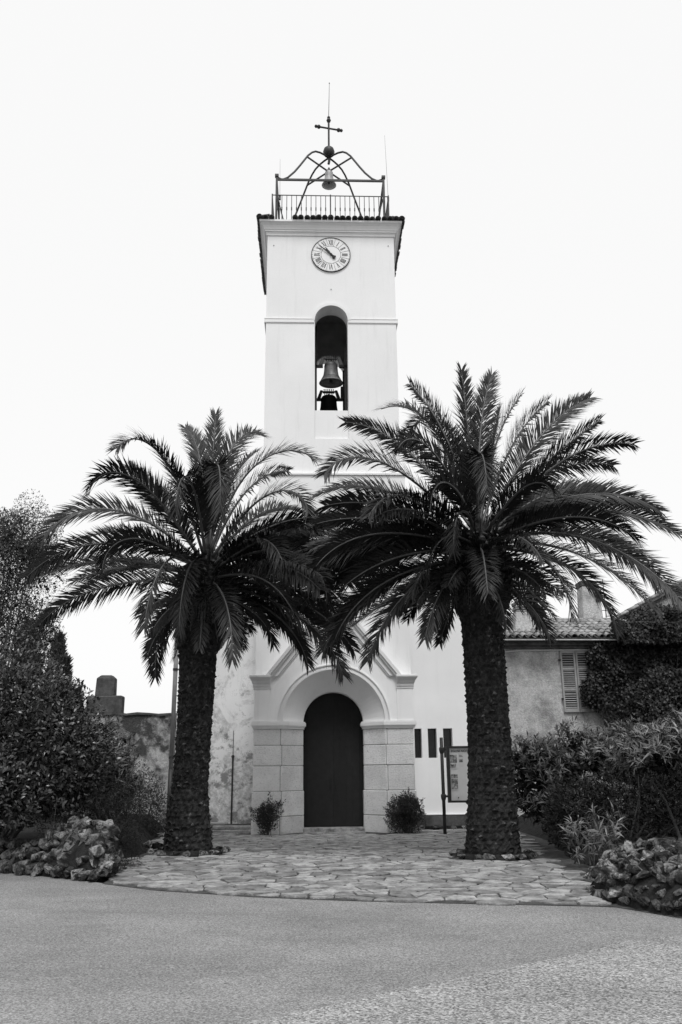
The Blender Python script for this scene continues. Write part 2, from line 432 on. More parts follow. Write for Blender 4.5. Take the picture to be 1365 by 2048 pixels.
MB().box(-HW+.55, HW-.55, TF+.62, TBK-.6, 16.4, 17.6).build('belfry_ceiling', 'belfry', tower)
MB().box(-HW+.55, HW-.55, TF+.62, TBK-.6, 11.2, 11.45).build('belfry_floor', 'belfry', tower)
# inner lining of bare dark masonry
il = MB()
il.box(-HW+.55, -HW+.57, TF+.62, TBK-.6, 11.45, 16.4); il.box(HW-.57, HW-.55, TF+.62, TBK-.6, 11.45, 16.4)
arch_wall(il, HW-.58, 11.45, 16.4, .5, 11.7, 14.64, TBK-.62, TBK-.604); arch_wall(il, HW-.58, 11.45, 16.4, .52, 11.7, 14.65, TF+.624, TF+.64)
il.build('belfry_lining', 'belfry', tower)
# arch trim and string course
fr = MB(); fr.ring(0, 14.65, .502, .60, TF+.025, TF+.08); fr.build('arch_trim', 'tower', tower)
for s_ in (-1, 1):
    st = MB(); a, b = sorted((s_*.515, s_*(HW+.05)))
    st.box(a, b, TF+.042, TF+.1, 14.55, 14.57); st.box(a, b, TF+.03, TF+.1, 14.57, 14.68); st.box(a, b, TF+.02, TF+.1, 14.68, 14.70)
    x0, x1 = sorted((s_*(HW-.02), s_*(HW+.05)))
    st.box(x0, x1, TF+.1, TBK, 14.56, 14.70)
    st.build('string_course', 'tower', tower)
# cornice: a square sweep of a stepped profile
def square_sweep(m, prof, cy, hx, hy):
    vs = []
    for o_, z in prof:
        vs += [(-hx-o_, cy-hy-o_, z), (hx+o_, cy-hy-o_, z), (hx+o_, cy+hy+o_, z), (-hx-o_, cy+hy+o_, z)]
    n = len(prof)
    m.add(vs, [(4*i+k, 4*i+(k+1) % 4, 4*i+4+(k+1) % 4, 4*i+4+k) for i in range(n-1) for k in range(4)]+[(4*n-4, 4*n-3, 4*n-2, 4*n-1)])
CY = (TF+TBK)/2+.03; HY = (TBK-TF)/2-.03
cm = MB(); square_sweep(cm, [(-.05, 17.60), (.03, 17.60), (.04, 17.66), (.06, 17.70), (.09, 17.715), (.09, 17.755), (.11, 17.77), (.125, 17.82), (.16, 17.89), (.215, 17.95), (.25, 17.965), (.25, 18.03), (.20, 18.05)], CY, HW, HY)
cornice = cm.build('cornice', 'trim', tower)
MB().box(-HW-.1, HW+.1, CY-HY-.1, CY+HY+.1, 18.053, 18.12).build('roof_deck', 'trim', tower)
def barrel(r=.08, L=.42, t=.016, n=6, taper=.82):
    m = MB(); vs = []
    for y, k in ((0, 1), (L, taper)):
        for rr in (r*k, (r-t)*k):
            vs += [(rr*math.cos(PI*i/n), y, rr*math.sin(PI*i/n)) for i in range(n+1)]
    q = n+1; fs = []
    for i in range(n):
        fs += [(i, i+1, 2*q+i+1, 2*q+i), (q+i+1, q+i, 3*q+i, 3*q+i+1), (i+1, i, q+i, q+i+1), (2*q+i, 2*q+i+1, 3*q+i+1, 3*q+i)]
    fs += [(0, 2*q, 3*q, q), (n, q+n, 3*q+n, 2*q+n)]
    return m.add(vs, fs)
TT = barrel(.093, .42, .018).mesh('tower_tile', True); TT.materials.append(MT['tileshade'])
rn = random.Random(5)
E_ = .34
for side in range(3):                                   # front, left, right eaves
    n = 25; span = 2*(HW if side == 0 else HY)+2*E_
    for i in range(n):
        if side == 0 and i in (3, 4, 5): continue      # tiles gone here
        s_ = -span/2+span*(i+.5)/n+rn.uniform(-.008, .008)
        tilt = .18+rn.uniform(-.04, .04); zz = 18.045+rn.uniform(-.012, .012); e = E_+rn.uniform(-.02, .02)
        if side == 0: M = TRS((s_, CY-HY-e, zz), (tilt, 0, 0))
        elif side == 1: M = TRS((-HW-e, CY+s_, zz), (0, 0, -PI/2)) @ TRS((0, 0, 0), (tilt, 0, 0))
        else: M = TRS((HW+e, CY+s_, zz), (0, 0, PI/2)) @ TRS((0, 0, 0), (tilt, 0, 0))
        inst('roof_tile', TT, M, tower)
# anchor bolts on the face
for x, z in ((-1.78, 17.25), (1.8, 17.28), (0.0, 15.72)): MB().box(x-.012, x+.012, TF+.04, TF+.065, z-.012, z+.012).build('wall_bolt', 'iron', tower)

# ------------------------------------------------------------------ clock
cz = 16.93; cyk = TF+.06
clock = thing('tower_clock', 'round white clock with black roman numerals high on the tower', 'clock', (0, cyk, cz))
dial = MB(); dial.ring(0, cz, .0001, .60, cyk-.03, cyk-.002, 48, 0, 2*PI); dial.build('dial', 'dial', clock)
rg = MB(); rg.ring(0, cz, .592, .612, cyk-.04, cyk-.001, 64, 0, 2*PI); rg.build('outer_ring', 'black', clock)
rg = MB(); rg.ring(0, cz, .303, .313, cyk-.034, cyk-.029, 48, 0, 2*PI); rg.build('inner_ring', 'black', clock)
def pol(r, t, a):                                        # r radial, t tangential (clockwise), a clock angle
    return (r*math.sin(a)+t*math.cos(a), r*math.cos(a)-t*math.sin(a))
def stroke(m, p, q, w, a, y0=None, y1=None):
    """bar from p to q; points are (tangent, radial)"""
    d = Vector((q[0]-p[0], q[1]-p[1])); n_ = Vector((-d.y, d.x)).normalized()*w/2
    pts = [(p[0]+n_.x, p[1]+n_.y), (q[0]+n_.x, q[1]+n_.y), (q[0]-n_.x, q[1]-n_.y), (p[0]-n_.x, p[1]-n_.y)]
    w2 = [pol(b, a_, a) for a_, b in pts]
    m.prism([(x, cz+z) for x, z in w2], y0 if y0 else cyk-.035, y1 if y1 else cyk-.029)
GL = {'I': .034, 'V': .075, 'X': .08}
for h in range(1, 13):
    s_ = ['I', 'II', 'III', 'IIII', 'V', 'VI', 'VII', 'VIII', 'IX', 'X', 'XI', 'XII'][h-1]
    a = 2*PI*h/12; m = MB(); w = sum(GL[c] for c in s_); t = -w/2; r0, r1 = .345, .525
    for c in s_:
        g = GL[c]; mid = t+g/2
        if c == 'I': stroke(m, (mid, r0), (mid, r1), .017, a)
        elif c == 'V': stroke(m, (mid-.028, r1), (mid, r0), .018, a); stroke(m, (mid+.028, r1), (mid, r0), .009, a, cyk-.0355)
        else: stroke(m, (mid-.03, r1), (mid+.03, r0), .018, a); stroke(m, (mid+.03, r1), (mid-.03, r0), .009, a, cyk-.0355)
        t += g
    m.build('numeral', 'black', clock)
    m = MB(); stroke(m, (0, .313), (0, .592), .006, a+PI/12); m.build('dial_division', 'black', clock)
tk = MB()
for k in range(60):
    a = 2*PI*k/60; L_ = .012 if k % 5 else .02
    stroke(tk, (0, .565), (0, .565+L_), .012, a)
tk.build('minute_marks', 'black', clock, kind='stuff')
def hand(name, a, L, w, y):
    m = MB()
    pts = [(-.018, -.02), (-w, L*.45), (-w*.5, L*.62), (-w*.9, L*.72), (0, L), (w*.9, L*.72), (w*.5, L*.62), (w, L*.45), (.018, -.02), (.02, -.1), (.05, -.15), (.02, -.19), (-.02, -.19), (-.05, -.15), (-.02, -.1)]
    m.prism([(pol(r, t, a)[0], cz+pol(r, t, a)[1]) for t, r in pts], y, y+.008); m.build(name, 'black', clock)
hand('hour_hand', R(325), .30, .03, cyk-.06); hand('minute_hand', R(310), .53, .022, cyk-.075)
cp = MB(); cp.ring(0, cz, .0001, .035, cyk-.085, cyk-.03, 16, 0, 2*PI); cp.build('hub', 'black', clock)

# ------------------------------------------------------------------ bells in the arch
BELL = [(.001, .68), (.13, .68), (.18, .665), (.203, .63), (.208, .53), (.218, .40), (.238, .27), (.278, .155), (.328, .075), (.368, .015), (.374, 0), (.345, 0), (.30, .06), (.24, .17), (.20, .3), (.17, .45), (.14, .6), (.001, .64)]
def bell(label, x, y, z, s_, mat, ymat, half):
    t = thing('bell', label, 'bell', (x, y, z), 'bells of the tower')
    MB().lathe([(r*s_, q*s_) for r, q in BELL], (x, y, z), 32).build('bell_body', mat, t, smooth=True)
    b = MB()
    for rr, zz in ((.305, .10), (.272, .165), (.206, .55)): b.lathe([(rr*s_, zz*s_), (rr*s_+.008, (zz+.012)*s_), (rr*s_-.006, (zz+.028)*s_)], (x, y, z), 32)
    b.build('moulding', mat, t)
    m = MB(); m.tube([(x, y, z+.6*s_), (x, y, z+.12*s_), (x, y, z+.08*s_)], [.018, .022, .05], 8); m.lathe([(.001, -.02), (.05, .02), (.055, .06), (.03, .12)], (x, y, z+.02), 10)
    m.build('clapper', 'iron', t)
    c = MB(); zt = z+.67*s_
    for k in range(6):
        a = (k-2.5)*.30
        c.tube([(x+.03*(k-2.5), y-.02, zt-.01), (x+.055*(k-2.5), y, zt+.10), (x+.06*(k-2.5), y, zt+.26)], .013, 6)
        c.box(x+.06*(k-2.5)-.017, x+.06*(k-2.5)+.017, y-.02, y+.02, zt+.24, zt+.28)
    c.tube([(x-.1, y, zt+.03), (x, y, zt+.09), (x+.1, y, zt+.03)], .028, 8)
    c.build('crown', 'iron', t)
    h = MB(); zb = zt+.22
    h.prism([(x-.21, zb), (x+.21, zb), (x+.19, zb-.06), (x-.19, zb-.06)], y+.0, y+.07)
    for s2 in (-1, 1): h.prism([(x+s2*.20, zb-.001), (x+s2*.28, zb-.001), (x+s2*.38, zb-.28), (x+s2*.27, zb-.28)], y-.062, y+.062)
    h.build('yoke', ymat, t)
    for s2 in (-1, 1):
        MB().box(min(x+s2*.25, x+s2*half), max(x+s2*.25, x+s2*half), y-.05, y+.05, zb-.35, zb-.283).build('axle', 'iron', t)
    return t
bell('bronze bell hanging upper in the tower arch', 0.01, 24.4, 13.05, 1.0, 'bronze', 'yoke', .62)
bell('bell coloured as a black silhouette at the bottom of the tower arch below the bronze bell', -.03, 25.9, 12.42, 1.25, 'black', 'iron', .66)  # backlit silhouette is painted in by the black body and dark yoke
fz = thing('iron_headframe', 'dark iron uprights carrying the bells inside the tower arch', 'frame', (0, 25, 11.45))
for y in (24.4, 25.9):
    for s_ in (-1, 1):
        MB().box(s_*.465-.035, s_*.465+.035, y-.05, y+.05, 11.45, 15.0 if (y < 25 and s_ < 0) else 14.2).build('upright', 'iron', fz)
for s_ in (-1, 1): MB().box(s_*.62-.05, s_*.62+.05, 24.1, 26.3, 12.85, 12.97).build('side_beam', 'iron', fz)
m = MB(); m.box(.34, .44, 25.2, 25.4, 12.97, 13.32); m.build('striker_motor', 'iron', fz)

# ------------------------------------------------------------------ roof railing
def railing():
    t = thing('roof_railing', 'thin dark iron railing round the tower top', 'railing', (0, 25.3, 18.12))
    x1, y0, y1, zb, zt = 1.86, TF+.18, TBK-.15, 18.12, 19.20
    tr = MB()
    tr.box(-x1, x1, y0-.014, y0+.014, zt-.02, zt); tr.box(-x1, x1, y1-.014, y1+.014, zt-.02, zt)
    for s_ in (-1, 1): tr.box(s_*x1-.014, s_*x1+.014, y0+.015, y1-.015, zt-.021, zt-.001)
    tr.build('top_rail', 'iron', t)
    br = MB(); br.box(-x1, x1, y0-.01, y0+.01, zb+.08, zb+.10); br.box(-x1, x1, y1-.01, y1+.01, zb+.08, zb+.10)
    for s_ in (-1, 1): br.box(s_*x1-.01, s_*x1+.01, y0+.011, y1-.011, zb+.079, zb+.099)
    br.build('bottom_rail', 'iron', t)
    b = MB(); b.box(-.011, .011, -.011, .011, 0, 1.06); b.box(-.019, .019, -.019, .019, .52, .62)
    bme = b.mesh('baluster'); bme.materials.append(MT['iron'])
    for k in range(1, 24):
        for y in (y0, y1): inst('baluster', bme, TRS((-x1+2*x1*k/24, y, zb)), t)
        for s_ in (-1, 1): inst('baluster', bme, TRS((s_*x1, y0+(y1-y0)*k/24, zb)), t)
    for x in (-x1, 0, x1):
        for y in (y0, y1): MB().box(x-.02, x+.02, y-.021, y+.021, zb-.03, zt+.025).build('post', 'iron', t)
railing()

# ------------------------------------------------------------------ wrought-iron bell cage with cross
cage = thing('bell_cage', 'open wrought iron campanile of four curved ribs on the tower roof', 'bell cage', (0, 25.3, 18.12))
ZU = [(0, 19.95), (.1, 20.0), (.2, 20.22), (.32, 20.6), (.415, 20.96), (.5, 21.3), (.58, 21.62), (.66, 21.86), (.73, 22.0), (.82, 22.08), (.9, 22.11), (1, 22.12)]
CW, CD = 1.73, 1.7
def ribpt(sx, sy, u, z): return (sx*CW*(1-u), 25.3+sy*CD*(1-u), z)
def zrib(u):
    for (a, b), (c, d) in zip(ZU, ZU[1:]):
        if u <= c: return b+(d-b)*(u-a)/(c-a)
for sx in (-1, 1):
    for sy in (-1, 1):
        path = [ribpt(sx, sy, u, z) for u, z in ZU]
        MB().tube(path, .034, 8).build('rib', 'iron', cage, smooth=True)
        m = MB(); x, y = sx*CW, 25.3+sy*CD
        m.box(x-.035, x+.035, y-.035, y+.035, 18.1, 19.97); m.box(x-.06, x+.06, y-.06, y+.06, 19.97, 20.05); m.build('post', 'iron', cage)
        m = MB(); m.tube([(x-sx*.28, y, 18.12), (x-sx*.03, y, 19.2)], .02, 6); m.build('brace', 'iron', cage)
for sy in (-1, 1):
    y = 25.3+sy*CD; MB().box(-CW+.036, CW-.036, y-.03, y+.03, 19.84, 19.90).build('beam', 'iron', cage)
for sx in (-1, 1):
    x = sx*CW; MB().box(x-.03, x+.03, 25.3-CD+.036, 25.3+CD-.036, 19.83, 19.89).build('beam', 'iron', cage)
for sx in (-1, 1):
    a = ribpt(sx, -1, .56, zrib(.56)); b = ribpt(-sx, 1, .56, zrib(.56))
    MB().tube([a, (0, 25.3, (a[2]+b[2])/2+.012*sx), b], .032, 6).build('tie_bar', 'iron', cage)
MB().lathe([(.001, -.2), (.10, -.19), (.17, -.12), (.205, 0), (.17, .12), (.1, .19), (.001, .2)], (0, 25.3, 22.36), 24).build('ball', 'iron', cage, smooth=True)
MB().tube([(0, 25.3, 22.17), (.01, 25.3, 21.98), (-.01, 25.3, 21.86)], .045, 8).build('pin', 'iron', cage)
# cross
cr = MB(); ca = R(12)
cr.tube([(0, 25.3, 22.5), (0, 25.3, 23.72)], .034, 8)
cx_ = Vector((math.cos(ca), math.sin(ca), 0)); cc = Vector((0, 25.3, 23.36))
cr.tube([cc-cx_*.42, cc+cx_*.42], .032, 8)
def knob(m, c, r):
    m.lathe([(.001, -r), (r*.7, -r*.7), (r, 0), (r*.7, r*.7), (.001, r)], c, 10)
for s_ in (-1, 1):
    for d, r in ((.36, .075), (.46, .06)):
        knob(cr, cc+cx_*s_*d, r)
knob(cr, Vector((0, 25.3, 23.70)), .085); knob(cr, Vector((0, 25.3, 23.82)), .06)
cr.build('cross', 'iron', cage)
m = MB(); m.tube([(0, 25.3, 23.85), (.03, 25.3, 25.3)], [.012, .007], 6); knob(m, Vector((.03, 25.3, 25.33)), .022); m.build('lightning_rod', 'iron', cage)
bt = thing('small_bell', 'small pale bell hanging from the crossed bars above the tower roof', 'bell', (0, 25.3, 20.98), 'bells of the tower')
MB().lathe([(r*.68, q*.82) for r, q in BELL], (0, 25.3, 20.98), 28).build('bell_body', 'palebell', bt, smooth=True)
m = MB(); m.lathe([(.05, .55), (.07, .6), (.05, .66), (.03, .72)], (0, 25.3, 20.98), 10); m.build('crown', 'iron', bt)
m = MB(); m.tube([(0, 25.3, 21.46), (0, 25.3, 21.03)], [.012, .03], 8); m.build('clapper', 'iron', bt)
for lab, x, zt, gx in (('thin whip aerial at the left corner of the tower roof', -1.62, 20.6, -.01), ('thin whip aerial at the right corner of the tower roof', 1.86, 21.6, -.06)):
    t = thing('aerial', lab, 'aerial', (x, TF+.22, 18.12))
    MB().tube([(x, TF+.22, 18.1), (x, TF+.22, 19.2), (x+gx, TF+.22, zt)], [.010, .006, .003], 6).build('whip', 'iron', t)
    MB().box(x-.03, x+.03, TF+.19, TF+.25, 19.05, 19.2).build('clamp', 'iron', t)

# ------------------------------------------------------------------ porch
porch = thing('church_porch', 'white gabled stone portal with round arch at the foot of the tower', 'porch', (0, 23.2, 0))
PF = 23.0; ZS = 2.76
def gable(x):
    x = abs(x)
    return 3.9+(1.75-x)*1.24 if x < 1.75 else 3.9
xs = [-2.08, -1.751]+[-1.75+.105*k for k in range(4)]+[-1.33*math.cos(PI*k/32) for k in range(33)]+[1.75-.105*k for k in (3, 2, 1, 0)]+[1.751, 2.08]
pw = MB(); pw.columns(xs, lambda x: ZS+(math.sqrt(max(0, 1.33**2-x*x)) if abs(x) < 1.33 else 0), gable, PF, TF+.02)
pw.build('gable_wall', 'porch', porch)
sp = MB(); n = 32; vs = []
for k in range(n+1):
    a = PI*k/n; c, s_ = math.cos(a), math.sin(a)
    vs += [(1.33*c, PF+.0, ZS+1.33*s_), (.80*c, 23.5, ZS+.80*s_), (.80*c, 23.85, ZS+.80*s_), (1.0*c, 23.85, ZS+1.0*s_)]
sp.add(vs, [(4*k+j, 4*k+j+1, 4*k+5+j, 4*k+4+j) for k in range(n) for j in range(3)]); sp.build('splayed_arch', 'porch', porch, smooth=False)
ar = MB(); ar.ring(0, ZS, 1.335, 1.37, PF-.035, PF+.01, 40); ar.ring(0, ZS, 1.372, 1.445, PF-.02, PF+.01, 40); ar.ring(0, ZS, 1.447, 1.475, PF-.045, PF+.01, 40); ar.build('archivolt', 'trim', porch)
def chevron(v0, v1, y0, y1, zb=3.93):
    """band following both rakes; v0, v1 = vertical drop of outer and inner line"""
    m = MB(); f = lambda v: 1.75-(zb-(3.9-v))/1.24
    z0, z1 = 3.9+1.75*1.24-v0, 3.9+1.75*1.24-v1
    for s_ in (-1, 1): m.prism([(s_*f(v0), zb), (0, z0), (0, z1), (s_*f(v1), zb)], y0, y1)
    return m
rk = MB()
for v0, v1, y0 in ((-.10, .03, PF-.15), (.032, .12, PF-.11), (.122, .30, PF-.06), (.302, .36, PF-.035)):
    c = chevron(v0, v1, y0, TF+.01); rk.add(c.v, c.f)
rk.build('raking_cornice', 'trim', porch)
for s_ in (-1, 1):
    m = MB()
    def sb(a, b, d, z0, z1):
        x0, x1 = sorted((s_*a, s_*b)); m.box(x0, x1, PF-d, TF+.015, z0, z1)
    sb(1.64, 2.115, .035, 3.60, 3.66); sb(1.66, 2.125, .05, 3.662, 3.74)
    vs = []
    for z, o_ in ((3.742, .07), (3.80, .09), (3.88, .16), (3.90, .17), (3.945, .17), (3.96, .12)):
        x0, x1 = sorted((s_*(1.70-o_*.3), s_*(2.08+o_*.8)))
        vs += [(x0, PF-o_, z), (x1, PF-o_, z), (x1, TF+.012, z), (x0, TF+.012, z)]
    m.add(vs, [(4*i+k, 4*i+(k+1) % 4, 4*i+4+(k+1) % 4, 4*i+4+k) for i in range(5) for k in range(4)]+[(0, 1, 2, 3), (20, 21, 22, 23)])
    m.build('corner_capital', 'trim', porch)
    x0, x1 = sorted((s_*1.66, s_*2.083)); MB().box(x0, x1, PF-.022, PF+.05, 2.777, 3.598).build('pilaster', 'porch', porch, bevel=.004)
    # impost
    m = MB()
    for o_, z0, z1 in ((.025, 2.585, 2.63), (.045, 2.632, 2.66), (.07, 2.662, 2.745), (.05, 2.747, 2.775)):
        pl = [(s_*(2.085+o_), TF+.018), (s_*(2.085+o_), PF-o_), (s_*(1.335-o_*.5), PF-o_), (s_*(.80-o_), 23.5-o_*.3), (s_*(.80-o_), 23.84), (s_*1.4, 23.84), (s_*1.4, TF+.018)]
        m.prism(pl, z0, z1, 'z')
    m.build('impost', 'trim', porch)
    # pier core and rough blocks
    m = MB(); m.prism([(s_*2.06, TF+.01), (s_*2.06, PF+.015), (s_*1.345, PF+.015), (s_*.82, 23.51), (s_*.82, 23.83), (s_*1.42, 23.83), (s_*1.42, TF+.01)], 0, 2.58, 'z'); m.build('pier_core', 'mortar', porch)
    zc = [0.0, .43, 1.04, 1.66, 2.17, 2.583]
    for i in range(5):
        z0, z1 = zc[i]+.006, zc[i+1]-.006; p = .022 if i < 2 else 0.0
        x0, x1 = (1.385 if i % 2 == 0 else 1.35), 2.08+p
        a, b = sorted((s_*(x0+.004), s_*x1))
        MB().box(a, b, PF-p-.004*(i % 2), PF+.26, z0, z1).build('stone_block', 'block', porch, bevel=.014)
        MB().prism([(s_*(x0-.006), PF-p), (s_*(1.33-p), PF-p), (s_*(.80-p), 23.5-p), (s_*(.80-p), 23.82), (s_*(x0-.006), 23.82)], z0, z1, 'z').build('stone_block', 'block', porch, bevel=.014)
door = thing('church_door', 'arched double door coloured near-black for the unlit depth of the porch', 'door', (0, 23.84, 0))
for s_ in (-1, 1):
    leaf = MB(); xs = arange(s_*.0005, s_*.86, 12)
    if s_ < 0: xs = xs[::-1]
    leaf.columns(xs, lambda x: .13, lambda x: ZS+math.sqrt(max(0.0, .88**2-x*x)), 23.88, 23.92); lo = leaf.build('door_leaf', 'door', door)
    for k in range(5):
        a, b = sorted((s_*(.002+k*.170), s_*(.170+k*.170)))
        MB().columns(arange(a, b, 4), lambda x: .14, lambda x: ZS+math.sqrt(max(0.0, .87**2-x*x))-.01, 23.862, 23.878).build('plank', 'door', lo)
    MB().box(s_*.07-.015, s_*.07+.015, 23.82, 23.86, 1.1, 1.28).build('handle', 'door', lo)
MB().box(-.785, .785, 23.42, 23.98, .0, .12).build('door_step', 'flagfar', porch, bevel=.012)
MB().box(-.79, .79, 22.99, 23.415, -.02, .035).build('threshold', 'flagfar', porch, bevel=.006)

# ------------------------------------------------------------------ nave
nave = thing('church_nave', 'pale plastered church body with slit windows on both sides of the tower', 'church', (0, 30, 0))
NF = 24.3
def ntop(x): return 6.2+(4.4-abs(x))*.55
def rect_wall(m, xs, zs, holes, y0, y1, top=None):
    """grid wall; holes are (i, j) cells left open, with reveals"""
    for i in range(len(xs)-1):
        for j in range(len(zs)-1):
            if (i, j) in holes: continue
            m.box(xs[i], xs[i+1], y0, y1, zs[j], zs[j+1])
m = MB(); m.columns([-4.28, -3.3, -2.05], lambda x: 0, ntop, NF, NF+.4); m.build('left_front_wall', 'nave_l', nave, label='flaking stained plaster wall left of the tower')
m = MB(); wx = [2.05, 2.25, 2.45, 2.62, 2.865, 3.045, 3.3, 4.36]; H = {(1, 1), (3, 1), (5, 1)}
for i in range(7):
    if i in (1, 3, 5):
        m.columns([wx[i], wx[i+1]], lambda x: 0, lambda x: 1.84, NF, NF+.4); m.columns([wx[i], wx[i+1]], lambda x: 2.62, ntop, NF, NF+.4)
    else: m.columns([wx[i], wx[i+1]], lambda x: 0, ntop, NF, NF+.4)
me = m.mesh('right_front_wall')
bm = bmesh.new(); bm.from_mesh(me); bmesh.ops.remove_doubles(bm, verts=bm.verts, dist=.0005)
seen = {}
for f in bm.faces: seen.setdefault(tuple(sorted(v.index for v in f.verts)), []).append(f)
bmesh.ops.delete(bm, geom=[f for l in seen.values() if len(l) > 1 for f in l], context='FACES'); bm.to_mesh(me); bm.free()
me.materials.append(MT['nave_r']); link(bpy.data.objects.new('right_front_wall', me), nave)
for i in (1, 3, 5):
    w = MB(); w.box(wx[i]-.03, wx[i+1]+.03, NF+.24, NF+.26, 1.80, 2.66); w.build('window', 'glass', nave)
MB().box(-4.28, -3.9, NF+.4, 38, 0, 6.2).build('left_side_wall', 'nave_r', nave); MB().box(3.98, 4.36, NF+.4, 38, 0, 6.2).build('right_side_wall', 'nave_r', nave)
m = MB(); m.columns([-4.38, 0, 4.36], lambda x: 0, ntop, 37.6, 38); m.build('rear_wall', 'nave_r', nave)
m = MB()
for s_ in (-1, 1): m.prism([(s_*4.65, 6.07), (0, 8.63), (0, 8.75), (s_*4.65, 6.19)], NF-.12 if False else NF+.02, 38.2)
m.build('roof', 'tile', nave)
MB().box(2.12, 4.36, NF-.07, NF-.003, 0, .36).build('plinth', 'tomb', nave, bevel=.02)
MB().box(2.12, 4.36, NF-.08, NF-.003, .362, .40).build('plinth_cap', 'trim', nave, bevel=.01)
MB().box(-4.28, -2.1, NF-.06, NF-.003, 0, .20).build('plinth', 'tomb', nave, bevel=.02)
m = MB(); m.tube([(-2.71, NF-.02, .2), (-2.71, NF-.02, 1.92)], .022, 8); m.tube([(-2.71, NF-.012, 1.92), (-2.71, NF-.012, 2.6)], .008, 6); knob(m, Vector((-2.71, NF-.03, 1.92)), .045); m.build('wall_conduit', 'iron', nave)
dp = thing('drainpipe', 'straight grey drainpipe standing at the church corner left of the palm trunk', 'pipe', (-4.35, NF-.12, 1.5))
MB().tube([(-4.35, NF-.12, 1.55), (-4.35, NF-.12, 6.3)], .062, 12).build('pipe', 'pipe', dp, smooth=True)
for z in (1.9, 4.25): MB().lathe([(.062, -.03), (.076, -.03), (.076, .03), (.062, .03)], (-4.35, NF-.12, z), 12).build('collar', 'iron', dp)
MB().tube([(-4.35, NF-.12, .1), (-4.35, NF-.12, 1.6)], .066, 12).build('foot_pipe', 'iron', dp, smooth=True)
for z in (2.4, 5.0): MB().box(-4.34, -4.25, NF-.13, NF+.02, z, z+.04).build('bracket', 'iron', dp)

# ------------------------------------------------------------------ rocks
def rock_mesh(seed, n=15, flat=1.0):
    """angular broken stone: hull of a few points, its big faces chipped"""
    rn = random.Random(seed); bm = bmesh.new()
    for k in range(n):
        d = Vector((rn.gauss(0, 1), rn.gauss(0, 1), rn.gauss(0, 1))).normalized()*rn.uniform(.72, 1.08); d.z *= flat
        bm.verts.new(d)
    h = bmesh.ops.convex_hull(bm, input=bm.verts)
    bmesh.ops.delete(bm, geom=[v for v in bm.verts if not v.link_faces], context='VERTS')
    bmesh.ops.subdivide_edges(bm, edges=[e for e in bm.edges if e.calc_length() > .7], cuts=1)
    bmesh.ops.triangulate(bm, faces=bm.faces)
    for v in bm.verts: v.co *= 1+rn.uniform(-.09, .07)
    bmesh.ops.recalc_face_normals(bm, faces=bm.faces)
    me = bpy.data.meshes.new('rock'); bm.to_mesh(me); bm.free(); me.materials.append(MT['rock']); return me
ROCKS = [rock_mesh(40+k) for k in range(14)]
SLABS = [rock_mesh(80+k, 14, .5) for k in range(6)]
rn = random.Random(77)
def put_rock(par, x, y, z, s, name='rock', pool=ROCKS, yaw=None):
    sc = (s*rn.uniform(.85, 1.55), s*rn.uniform(.8, 1.2), s*rn.uniform(.55, 1.0))
    return inst(name, rn.choice(pool), TRS((x, y, z), (rn.uniform(-.4, .4), rn.uniform(-.4, .4), rn.uniform(0, 6.28) if yaw is None else yaw), sc), par)
# left bank: a low heap of rocks along the road edge, higher at its right end
lb = thing('rock_bank', 'low dry heap of pale and mossy rocks along the road edge at left', 'rocks', (-4.6, 14.5, 0), 'rock heaps beside the paving')
def lbase(t):                        # t 0..1 from the left edge of view to the corner at the paving
    x = -6.0+2.2*t; return x, edge_y(x)+.16
for t0 in arange(0, 1, 15):
    x, y = lbase(t0+rn.uniform(-.02, .02)); put_rock(lb, x, y, .10, rn.uniform(.14, .19))
for t0 in arange(.02, .99, 14):
    x, y = lbase(t0); put_rock(lb, x+rn.uniform(-.04, .04), y+.16, .27, rn.uniform(.13, .18))
for t0 in arange(0, 1, 13):
    x, y = lbase(t0); put_rock(lb, x, y+.34, .42, rn.uniform(.13, .18))
for t0 in arange(.52, 1.0, 7):
    x, y = lbase(t0); put_rock(lb, x, y+.42, .57, rn.uniform(.14, .18)); put_rock(lb, x+.08, y+.62, .68, rn.uniform(.13, .17))
for t0 in arange(.68, 1.0, 5):
    x, y = lbase(t0); put_rock(lb, x-.02, y+.70, .76, rn.uniform(.12, .16))
for k in range(7):                   # the end of the bank, turning back along the paving
    put_rock(lb, -3.70+rn.uniform(-.08, .05), 14.0+k*.15, .12+.08*(k % 3), rn.uniform(.11, .17))
    put_rock(lb, -3.82+rn.uniform(-.08, .05), 14.1+k*.14, .40+.1*(k % 3), rn.uniform(.11, .17))
m = MB(); pr = []
for t0 in arange(-.3, 1.0, 12):
    x, y = lbase(t0); hh = .42+.30*ss(.45, .75, t0)
    pr.append([(x, y-.02, -.05), (x, y+.08, hh*.45), (x, y+.38, hh*.85), (x, y+.75, hh), (x+.02, y+1.4, hh*.7), (x, y+2.2, .2)])
nn = 6
m.add([p for r_ in pr for p in r_], [(i*nn+j, i*nn+j+1, (i+1)*nn+j+1, (i+1)*nn+j) for i in range(11) for j in range(nn-1)]+[tuple(11*nn+j for j in range(nn))])
m.build('earth_core', 'soil', lb, smooth=True)
